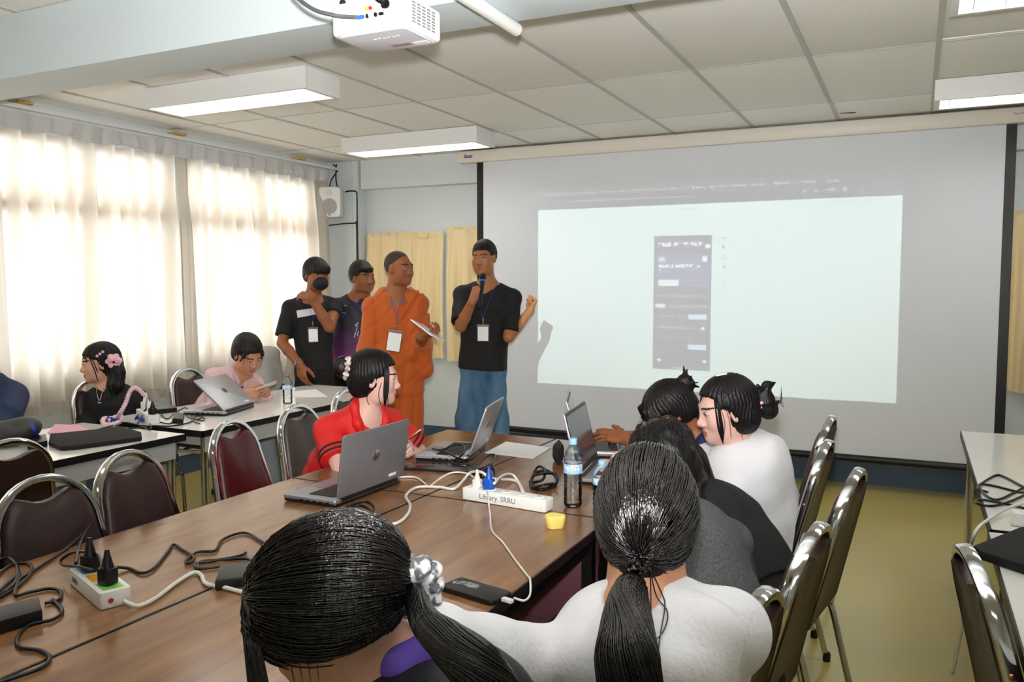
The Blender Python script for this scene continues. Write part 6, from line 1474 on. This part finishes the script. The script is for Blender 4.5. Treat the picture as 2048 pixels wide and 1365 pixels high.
# ---- girl in the white hoodie with the hair bun
def girl_white():
    O = D_(1449, 821, 3.0); P0 = V3(-.49, 3.16, .56)
    WH_ = mat('white fleece', rgb(220, 220, 224), .9, bump=(120, .25), sheen=.2)
    p = person('girl in a white hoodie with a messy hair bun, leaning towards the laptops', O, 213, P0, 168, female=True, hs=1.0, pitch=9, skinm=SK_PALE, look=(-8, 6), smile=1, neck=(.047, .053), neck_len=.17,
        sw=.165, chest=(.165, .125), waist=(.165, .13), hip=(.18, .135), upper=.27, fore=.235, hand_s=.92,
        arms={'L': dict(wrist=V3(-.98, 3.02, .80), pole=V3(-.55, 2.5, .55), dir=V3(-.9, .2, .05), back=V3(0, -.3, 1), pose='type', sleeve=1.9), 'R': dict(wrist=V3(-.98, 3.28, .80), pole=V3(-.5, 3.8, .55), dir=V3(-.9, -.1, .05), back=V3(0, .3, 1), pose='type', sleeve=1.9)},
        top=WH_, topname='hoodie', loose=.030, hem=.12, fold=folds(.014, 20, ((.6, .5, .5), (.3, 1, -.2)), seed=41), collar_r=(.055, .07, .06),
        shirt_extra=lambda G, p: (G.ell((0, -.105, -.03), (.11, .055, .09), p.T, .04)),
        legs={'R': (P0 + V3(-.05, .09, 0), P0 + V3(-.42, .10, 0), P0 + V3(-.42, .12, -.42)), 'L': (P0 + V3(-.05, -.09, 0), P0 + V3(-.42, -.10, 0), P0 + V3(-.42, -.12, -.42))}, bottom=M_TROUSER, shoes=M_WHITE, gres=.0075)
    def hb(f, H):
        cap_hair(f, H, 1.0, front=.064, side=.016, low=-.08, thick=.013); f.ell((0, -.05, -.045), (.072, .065, .055), H, .03)
        f.ell((0, -.155, .005), (.036, .036, .046), H, .010); f.ell((0, -.165, -.03), (.030, .034, .032), H, .012)
        f.chain([H(-.01, -.15, .03), H(-.01, -.165, .062), H(-.005, -.205, .070)], [.022, .016, .003], .012); f.chain([H(0, -.15, .02), H(.01, -.14, .065)], [.02, .006], .01); f.chain([H(.0, -.17, -.02), H(.0, -.21, .0)], [.018, .003], .01)
    hair_mesh(p, hb, .0036); lock(p, -1, 26, .058, -.105, seed=4); lock(p, 1, 30, .052, -.10, seed=5)
    H = p.H
    wisps(p, [[H(-.0735, y, .03), H(-.079, y - .006, -.03), H(-.075 + k * .004, y + .004 - k * .01, -.08 - .012 * k)] for k, y in enumerate((.040, .022, -.012))], .0013)
    wisps(p, [[H(0, -.17, .0), H(.0, -.21, -.01), H(0, -.225, .01 + .02 * k)] for k in range(-2, 3)], .0013)
    scrunchie(p, H(0, -.122, .0), H.R[:, 1], .026, .010, mat('pink scrunchie cloth', rgb(240, 180, 200), .7), 4)
    MB().prism(rrect(.044, .020, .007, 4), 0, .006, frame(H(-.012, .0, .131), H.R[:, 1], -H.R[:, 0], H.R[:, 2]), b=.002).build('hair_clip', mat('pale blue white clip', rgb(214, 224, 232), .3), p.root, world=True)
    cb = []
    for k in range(9): a = -2.2 + 4.4 * k / 8; cb.append(p.T(.060 * math.sin(a), -.004 - .058 * math.cos(a) + .01, .028 - .012 * (1 - math.cos(a))))
    tag(MB().tube(smoothpath(cb, 3), .006, 8, flat=(.0012, .007, (0, 0, 1))).build('lanyard', M_BLUE, smooth=60), 'blue lanyard at the neck of the white hoodie girl with the bun', 'lanyard')
girl_white()

# ---- girl in the red and navy jacket, typing
def girl_navy_red():
    O = D_(1338, 826, 3.42); P0 = V3(-.58, 3.70, .56)
    W = V3(-1.085, 3.36, .85)
    redj = mat('crimson jacket cloth', rgb(176, 14, 36), .7); nav = mat('navy jacket yoke', rgb(24, 34, 76), .7)
    p = person('girl in a crimson and navy jacket bent over the laptop with fingers on its keys', O, 208, P0, 180, female=True, hs=1.0, pitch=38, skinm=SK_BROWN, neck=(.045, .052), neck_len=.17, eyes=True,
        sw=.155, chest=(.15, .11), waist=(.15, .11), hip=(.165, .12), upper=.265, fore=.24, hand_s=.98,
        arms={'L': dict(wrist=W, pole=V3(-.75, 3.0, .6), dir=V3(-.97, .12, .06), back=V3(-.1, -.55, .8), pose='flat', sleeve=1.72), 'R': dict(wrist=V3(-1.10, 3.62, .82), pole=V3(-.7, 4.1, .6), dir=V3(-.95, -.1, .02), back=V3(-.1, .25, 1), pose='type', sleeve=1.75)},
        top=redj, topname='jacket', loose=.016, hem=.1, fold=folds(.009, 28, ((.6, .5, .5), (.3, 1, -.2)), seed=51), collar_r=(.055, .07, .05),
        legs={'R': (P0 + V3(-.05, .09, 0), P0 + V3(-.42, .10, 0), P0 + V3(-.42, .12, -.42)), 'L': (P0 + V3(-.05, -.09, 0), P0 + V3(-.42, -.10, 0), P0 + V3(-.42, -.12, -.42))}, bottom=M_TROUSER, shoes=M_WHITE, gres=.0075)
    def hb(f, H):
        cap_hair(f, H, 1.0, front=.045, side=.02, low=-.07, thick=.014); f.ell((0, -.13, .055), (.036, .032, .040), H, .01)
        for k in range(9): a = 2 * PI * k / 9; f.chain([H(.02 * math.cos(a), -.14, .055 + .02 * math.sin(a)), H(.055 * math.cos(a), -.165, .058 + .055 * math.sin(a))], [.012, .002], .008)
        for q in (-1, 1):
            for y in (.075, .055): f.chain([H(q * .045, y, .075), H(q * .066, y + .010, .03), H(q * .068, y + .012, -.03), H(q * .062, y + .012, -.085)], [.016, .014, .010, .004], .012)
    hair_mesh(p, hb, .0042)
    col = Field(); T = p.T
    for q in (-1, 1): col.chain([T(q * .02, -.080, .05), T(q * .070, -.02, .04), T(q * .075, .05, .0), T(q * .03, .11, -.06)], [.022, .026, .022, .016], .02)
    col.cap(T(-.05, -.09, -.02), T(.05, -.09, -.02), .045, .045, .03); V, F = col.mesh(.006); np_mesh('navy_collar', V, F, nav, p.root)
girl_navy_red()

# ---- person in the black jacket and person in the grey sweater
def girl_black_jacket():
    O = D_(1340, 938, 2.84); P0 = V3(-.44, 2.64, .56)
    p = person('person in a black jacket hunched forward between the white hoodie and grey sweater', O, 165, P0, 165, female=True, hs=.98, pitch=35, skinm=SK_MED, neck_len=.165, eyes=False,
        sw=.165, chest=(.165, .125), waist=(.165, .13), hip=(.175, .13), upper=.27, fore=.235, hand_s=.92,
        arms={'L': dict(wrist=V3(-.70, 2.70, .60), pole=V3(-.5, 2.4, .4), dir=V3(-.95, .1, 0), back=V3(0, -.3, 1), pose='type', sleeve=1.9), 'R': dict(wrist=V3(-.72, 2.86, .62), pole=V3(-.3, 3.1, .4), dir=V3(-.9, .0, -.2), back=V3(0, .3, .9), pose='relaxed', sleeve=1.9)},
        top=M_BLACKCLOTH, topname='jacket', loose=.024, hem=.1, fold=folds(.012, 24, ((.6, .5, .5), (.3, 1, -.2)), seed=61),
        legs={'R': (P0 + V3(-.05, .09, 0), P0 + V3(-.40, .10, 0), P0 + V3(-.42, .12, -.42)), 'L': (P0 + V3(-.05, -.09, 0), P0 + V3(-.40, -.10, 0), P0 + V3(-.42, -.12, -.42))}, bottom=M_TROUSER, shoes=M_BLACK, gres=.0075)
    hair_mesh(p, lambda f, H: (cap_hair(f, H, 1.0, low=-.09), f.chain([H(0, -.09, -.02), H(0, -.10, -.10)], [.05, .03], .03)), .0055)
    MB().tube(smoothpath([p.T(.060 * math.sin(a), -.050 * math.cos(a), .03) for a in (-2, -1.2, -.4, .4, 1.2, 2)], 3), .006, 8, flat=(.0012, .007, (0, 0, 1))).build('lanyard_ribbon', M_BLUE, p.root, smooth=60, world=True)
girl_black_jacket()
def girl_grey():
    O = D_(1324, 933, 2.42); P0 = V3(-.42, 2.08, .56)
    GM = mat('charcoal grey wool', rgb(96, 98, 100), .9, bump=(300, .5, 4), var=(180, rgb(70, 72, 74), .15))
    p = person('person in a charcoal grey sweater with wavy black hair, head bent over the table', O, 128, P0, 150, female=True, hs=1.0, pitch=30, skinm=SK_MED, neck_len=.165, eyes=False,
        sw=.155, chest=(.15, .115), waist=(.15, .12), hip=(.17, .125), upper=.27, fore=.235, hand_s=.92,
        arms={'L': dict(wrist=V3(-.62, 2.02, .56), pole=V3(-.4, 1.6, .5), dir=V3(-.95, .1, -.2), back=V3(0, -.3, 1), pose='relaxed', sleeve=1.9), 'R': dict(wrist=V3(-.66, 2.40, .60), pole=V3(-.35, 2.6, .5), dir=V3(-.95, -.1, -.2), back=V3(0, .3, 1), pose='relaxed', sleeve=1.9)},
        top=GM, topname='sweater', loose=.020, hem=.1, fold=folds(.009, 22, ((.6, .5, .5), (.3, 1, -.2)), seed=71),
        legs={'R': (P0 + V3(-.05, .09, 0), P0 + V3(-.38, .12, 0), P0 + V3(-.40, .12, -.42)), 'L': (P0 + V3(-.05, -.09, 0), P0 + V3(-.38, -.06, 0), P0 + V3(-.40, -.06, -.42))}, bottom=M_TROUSER, shoes=M_BLACK, gres=.0065)
    def hb(f, H):
        f.ell((0, -.020, .030), (.092, .115, .105), H, .01); f.ell((0, -.07, -.03), (.085, .06, .07), H, .03)
        for q in (-1, 1): f.chain([H(q * .075, .02, .03), H(q * .088, .0, -.05), H(q * .08, -.02, -.12)], [.03, .035, .02], .02)
        f.box((0, .15, -.09), (.055, .085, .12), H, .02, .014, '-')
    f = Field(); hb(f, p.H); H = p.H
    f.disp = lambda P: .006 * np.sin(70 * P[..., 0] + 3 * np.sin(30 * P[..., 2])) * np.sin(65 * P[..., 1] + 3 * np.sin(28 * P[..., 2] + 1)) * np.sin(50 * P[..., 2] + 2 * np.sin(40 * P[..., 0]))
    V, F = f.mesh(.0042); np_mesh('hair', V, F, HAIR, p.root)
    rnd = random.Random(5); W = []
    for k in range(90):
        a = rnd.uniform(0, 2 * PI); t0 = rnd.uniform(.2, 1.1); pts = []
        for j in range(7):
            t = t0 + j * .18; w = .010 * math.sin(j * 1.9 + k); pts.append(H(.098 * math.sin(t) * math.cos(a + w * 4) , -.02 + .120 * math.sin(t) * math.sin(a + w * 4), .030 + .110 * math.cos(t) + w * .6))
        W.append(pts)
    wisps(p, W, .0014)
    MB().tube(smoothpath([p.T(.060 * math.sin(a), -.054 * math.cos(a), .035) for a in (-2, -1.2, -.4, .4, 1.2, 2)], 3), .006, 8, flat=(.0012, .007, (0, 0, 1))).build('lanyard_ribbon', M_BLUE, p.root, smooth=60, world=True)
girl_grey()
# ------------------------------------------------------------------ the two girls closest to the camera, hair built strand by strand
def strands(p, tie, rad, n, tail, tail_r, seed, m, O=(0, -.018, .034), tw=.0011, front=.06, zones=None, lift=.007, tail_n=9):
    """hair lying over the skull ellipsoid towards the tie point, then hanging down the tail polyline (world points)"""
    rnd = np.random.RandomState(seed); H = p.H; O = np.array(O); rad = np.array(rad)
    vt = nv((np.array(tie) - O) / rad); tail = [np.array(q, float) for q in tail]; tail = [NP(q) for q in smoothpath(tail, 4)]
    allv = []; allf = []; base = 0; K = 3
    cnt = 0
    while cnt < n:
        v0 = nv(rnd.normal(size=3)); loc = O + v0 * rad
        if zones(loc): continue
        cnt += 1
        ang = math.acos(np.clip(v0 @ vt, -1, 1)); off = 1 + lift / .1 * rnd.uniform(0, 1) ** 1.5
        m1 = max(4, int(ang / .22) + 2); pts = []
        wv = rnd.uniform(0, 6.28); side = nv(np.cross(v0, vt))
        for j in range(m1):
            t = j / (m1 - 1); s0, s1 = math.sin((1 - t) * ang) / max(math.sin(ang), 1e-3), math.sin(t * ang) / max(math.sin(ang), 1e-3)
            v = nv(v0 * s0 + vt * s1 + side * .035 * math.sin(t * PI) * math.sin(wv)); o_ = off * (1 - t ** 4) + 1.0 * t ** 4
            sink = .985 if j == 0 else o_
            pts.append(H(*(O + v * rad * sink)))
        a = rnd.uniform(0, 6.28); rr = math.sqrt(rnd.uniform(0, 1)); stop = len(tail) if rnd.uniform() < .6 else rnd.randint(len(tail) // 2, len(tail))
        for j in range(1, stop):
            d = nv(tail[j] - tail[j - 1]); u = nv(np.cross(d, (0.31, .2, .93))); w = np.cross(d, u); R = tail_r(j / (len(tail) - 1)) * rr; aa = a + .5 * math.sin(j * .3 + a)
            pts.append(tail[j] + u * R * math.cos(aa) + w * R * math.sin(aa))
        P = np.array(pts); T = np.gradient(P, axis=0); T /= np.linalg.norm(T, axis=1)[:, None] + 1e-12
        U = np.cross(T, (.3, .5, .8)); U /= np.linalg.norm(U, axis=1)[:, None] + 1e-12; W = np.cross(T, U); th = tw * (1 - .5 * np.linspace(0, 1, len(P)) ** 3)[:, None]
        ring = np.stack([P + (U * math.cos(q) + W * math.sin(q)) * th for q in (0, 2.094, 4.189)], 1).reshape(-1, 3)
        allv.append(ring); m_ = len(P); i = np.arange(m_ - 1)[:, None] * K; k = np.arange(K)[None, :]; k2 = (k + 1) % K
        allf.append(np.stack((i + k, i + k2, i + K + k2, i + K + k), -1).reshape(-1, 4) + base); base += len(ring)
    return np_mesh('hair_strands', np.concatenate(allv), np.concatenate(allf), m, p.root)
HAIRF = hair_material('glossy black hair', rgb(16, 12, 13), .22, 1.0)
HAIRU = hair_material('dark hair underlayer', rgb(12, 9, 10), .6, .2)

def girl_pony():
    O = D_(1294, 1054, 1.46); P0 = V3(-.46, 1.56, .56)
    W = D_(905, 1325, 1.44)
    WH_ = MATS['white fleece']
    p = person('girl in a white hoodie seen from behind, low ponytail tied with a black elastic', O, 100, P0, 128, female=True, hs=1.0, pitch=22, skinm=SK_MED, neck_len=.17, eyes=True, neck=(.046, .053),
        sw=.158, drop=.06, chest=(.155, .12), waist=(.155, .125), hip=(.17, .13), upper=.27, fore=.24, hand_s=.92,
        arms={'L': dict(wrist=W, pole=D_(1040, 1270, .70), dir=V3(-.85, .3, -.1), back=V3(-.1, -.2, 1), pose='relaxed', sleeve=1.97), 'R': dict(wrist=V3(-.62, 1.88, .60), pole=V3(-.1, 1.9, .5), dir=V3(-.9, .1, -.2), back=V3(0, .2, 1), pose='relaxed', sleeve=1.95)},
        top=WH_, topname='hoodie', loose=.032, hem=.12, fold=folds(.014, 22, ((.6, .5, .5), (.3, 1, -.2)), seed=81), collar_r=(.05, .06, .05), gres=.0062,
        shirt_extra=lambda G, p: (G.ell((0, -.10, -.02), (.125, .060, .10), p.T, .04), G.cap(p.T(-.10, -.05, .02), p.T(.10, -.05, .02), .05, .05, .04)),
        legs={'R': (P0 + V3(-.05, .09, 0), P0 + V3(-.38, .12, 0), P0 + V3(-.40, .12, -.42)), 'L': (P0 + V3(-.05, -.09, 0), P0 + V3(-.38, -.06, 0), P0 + V3(-.40, -.06, -.42))}, bottom=M_TROUSER, shoes=M_WHITE)
    tie = (.0, -.112, -.070)
    hair_mesh(p, lambda f, H: (cap_hair(f, H, 1.0, front=.055, side=.0, low=-.10, thick=.002, back=.82)), .0045, HAIRU, disp=False)
    H = p.H; bv = surf([p.shirt, p.body]); tl = [H(*tie), NP(hit(bv, 1271, 1176, .022))] + [NP(hit(bv, x, y, o_) or at_d(x, y, 1.25)) for x, y, o_ in ((1268, 1196, .030), (1258, 1240, .026), (1258, 1290, .024), (1262, 1340, .022), (1268, 1400, .022), (1270, 1450, .02))]
    strands(p, tie, (.086, .112, .116), 2600, tl, lambda t: .009 + .040 * min(1, t * 1.5), 3, HAIRF, zones=lambda q: (q[1] > .045 and q[2] < .055) or (q[1] > -.01 and q[2] < .0) or q[2] < -.095, tw=.0012, O=(0, -.018, .024))
    rnd = random.Random(3)
    wisps(p, [[H(.02, -.11, -.075)] + [NP(hit(bv, x, y, .006) or at_d(x, y, 1.25)) for x, y in q] for q in (((1310, 1195), (1335, 1230), (1325, 1270), (1290, 1310), (1280, 1365)), ((1320, 1190), (1330, 1220), (1318, 1290), (1312, 1365)), ((1250, 1210), (1215, 1270), (1200, 1330), (1205, 1380)), ((1300, 1190), (1300, 1260), (1285, 1330), (1296, 1380)))], .0012, HAIRF)
    c = H(*tie); b = MB(); ax = nv(tl[1] - tl[0]); u = nv(np.cross(ax, (.2, .3, 1))); v = np.cross(ax, u)
    for k in range(16): a = 2 * PI * k / 16; b.sphere(tuple(c + (u * math.cos(a) + v * math.sin(a)) * .0155 + ax * .005 * math.sin(3 * a)), .0052, n=8)
    b.build('beaded_hair_tie', mat('shiny black beads', rgb(10, 10, 12), .1), p.root, smooth=180, world=True)
    MB().tube(smoothpath([p.T(.064 * math.sin(a), -.056 * math.cos(a), .040) for a in (.2, .7, 1.2, 1.7, 2.2)], 3), .006, 8, flat=(.0014, .008, (0, 0, 1))).build('lanyard_ribbon', mat('magenta ribbon', rgb(200, 20, 120), .5), p.root, smooth=60, world=True)
girl_pony()

def girl_front():
    O = D_(657, 1226, 1.16); P0 = V3(-.44, .88, .56)
    JK = mat('black jacket shell', rgb(34, 34, 38), .6, bump=(200, .15))
    p = person('long haired girl in black jacket with purple collar and white scrunchie, closest to the camera', O, 198, P0, 150, female=True, hs=1.02, pitch=34, roll=-8, skinm=SK_LIGHT, neck_len=.165, eyes=True, ears=False, neck=(.050, .058), drop=.135,
        sw=.135, chest=(.155, .12), waist=(.155, .125), hip=(.17, .13), upper=.27, fore=.24, hand_s=.92,
        arms={'L': dict(wrist=V3(-.95, .72, .79), pole=V3(-.6, .3, .5), dir=V3(-.9, .3, 0), back=V3(0, -.2, 1), pose='relaxed', sleeve=1.95), 'R': dict(wrist=V3(-.93, 1.02, .79), pole=V3(-.3, 1.3, .5), dir=V3(-.9, .1, 0), back=V3(0, .2, 1), pose='relaxed', sleeve=1.95)},
        top=JK, topname='jacket', loose=.028, hem=.12, fold=folds(.010, 24, ((.6, .5, .5), (.3, 1, -.2)), seed=91), collar_r=(.075, .085, .05), gres=.006, shirt_extra=lambda G, p: G.ell((0, -.085, -.03), (.11, .06, .06), p.T, .04),
        legs={'R': (P0 + V3(-.05, .09, 0), P0 + V3(-.38, .12, 0), P0 + V3(-.40, .12, -.42)), 'L': (P0 + V3(-.05, -.09, 0), P0 + V3(-.38, -.06, 0), P0 + V3(-.40, -.06, -.42))}, bottom=M_TROUSER, shoes=M_BLACK)
    tie = (.02, -.115, -.035); H = p.H
    hair_mesh(p, lambda f, H: (cap_hair(f, H, 1.02, front=.055, side=.030, low=-.050, thick=.003, back=.85)), .0045, HAIRU, disp=False)
    tl = [H(*tie), D_(848, 1240, 1.06), D_(893, 1283, 1.03), D_(945, 1330, 1.01), D_(985, 1385, 1.01), D_(1010, 1440, 1.02)]
    strands(p, tie, (.090, .124, .100), 2900, tl, lambda t: .012 + .022 * min(1, t * 1.6), 5, HAIRF, zones=lambda q: (q[1] > .055 and q[2] < .055) or (q[1] > -.025 and q[2] < .018) or q[2] < -.062, tw=.0012, O=(0, -.018, .030))
    # loose hair falling past the cheek
    rnd = random.Random(8); Wp = []
    for k in range(70):
        j = rnd.uniform(-1, 1); x0 = 512 + 14 * j; Wp.append([D_(540 + 12 * j, 1085 + 10 * rnd.random(), 1.14), D_(508 + 10 * j, 1135 + 10 * rnd.random(), 1.15), D_(497 + 13 * j, 1200, 1.12 + .02 * rnd.random()), D_(503 + 16 * j, 1280, 1.10), D_(515 + 20 * j + 8 * rnd.random(), 1400, 1.09)])
    wisps(p, Wp, .0013, HAIRF, 'side_locks')
    wisps(p, [[D_(560 + 22 * k, 1225 + 6 * k, 1.12), D_(570 + 20 * k, 1280, 1.10), D_(590 + 16 * k, 1370, 1.09)] for k in range(4)], .0007, HAIRF)
    scrunchie(p, H(*tie) + nv(tl[1] - tl[0]) * .004, tl[1] - tl[0], .030, .020, mat('white scrunchie with grey print', rgb(236, 234, 232), .8, var=(60, rgb(96, 98, 104), .05)), 5)
    col = Field(); T = p.T
    for q in (-1, 1): col.chain([T(q * .0, -.070, .045), T(q * .045, -.055, .040), T(q * .068, .0, .015), T(q * .055, .06, -.03)], [.022, .022, .018, .015], .03)
    col.disp = folds(.006, 40, ((1, .2, .3), (.2, 1, .4)), seed=6); V, F = col.mesh(.005); np_mesh('purple_collar', V, F, mat('violet sports cloth', rgb(122, 92, 214), .7), p.root)
girl_front()
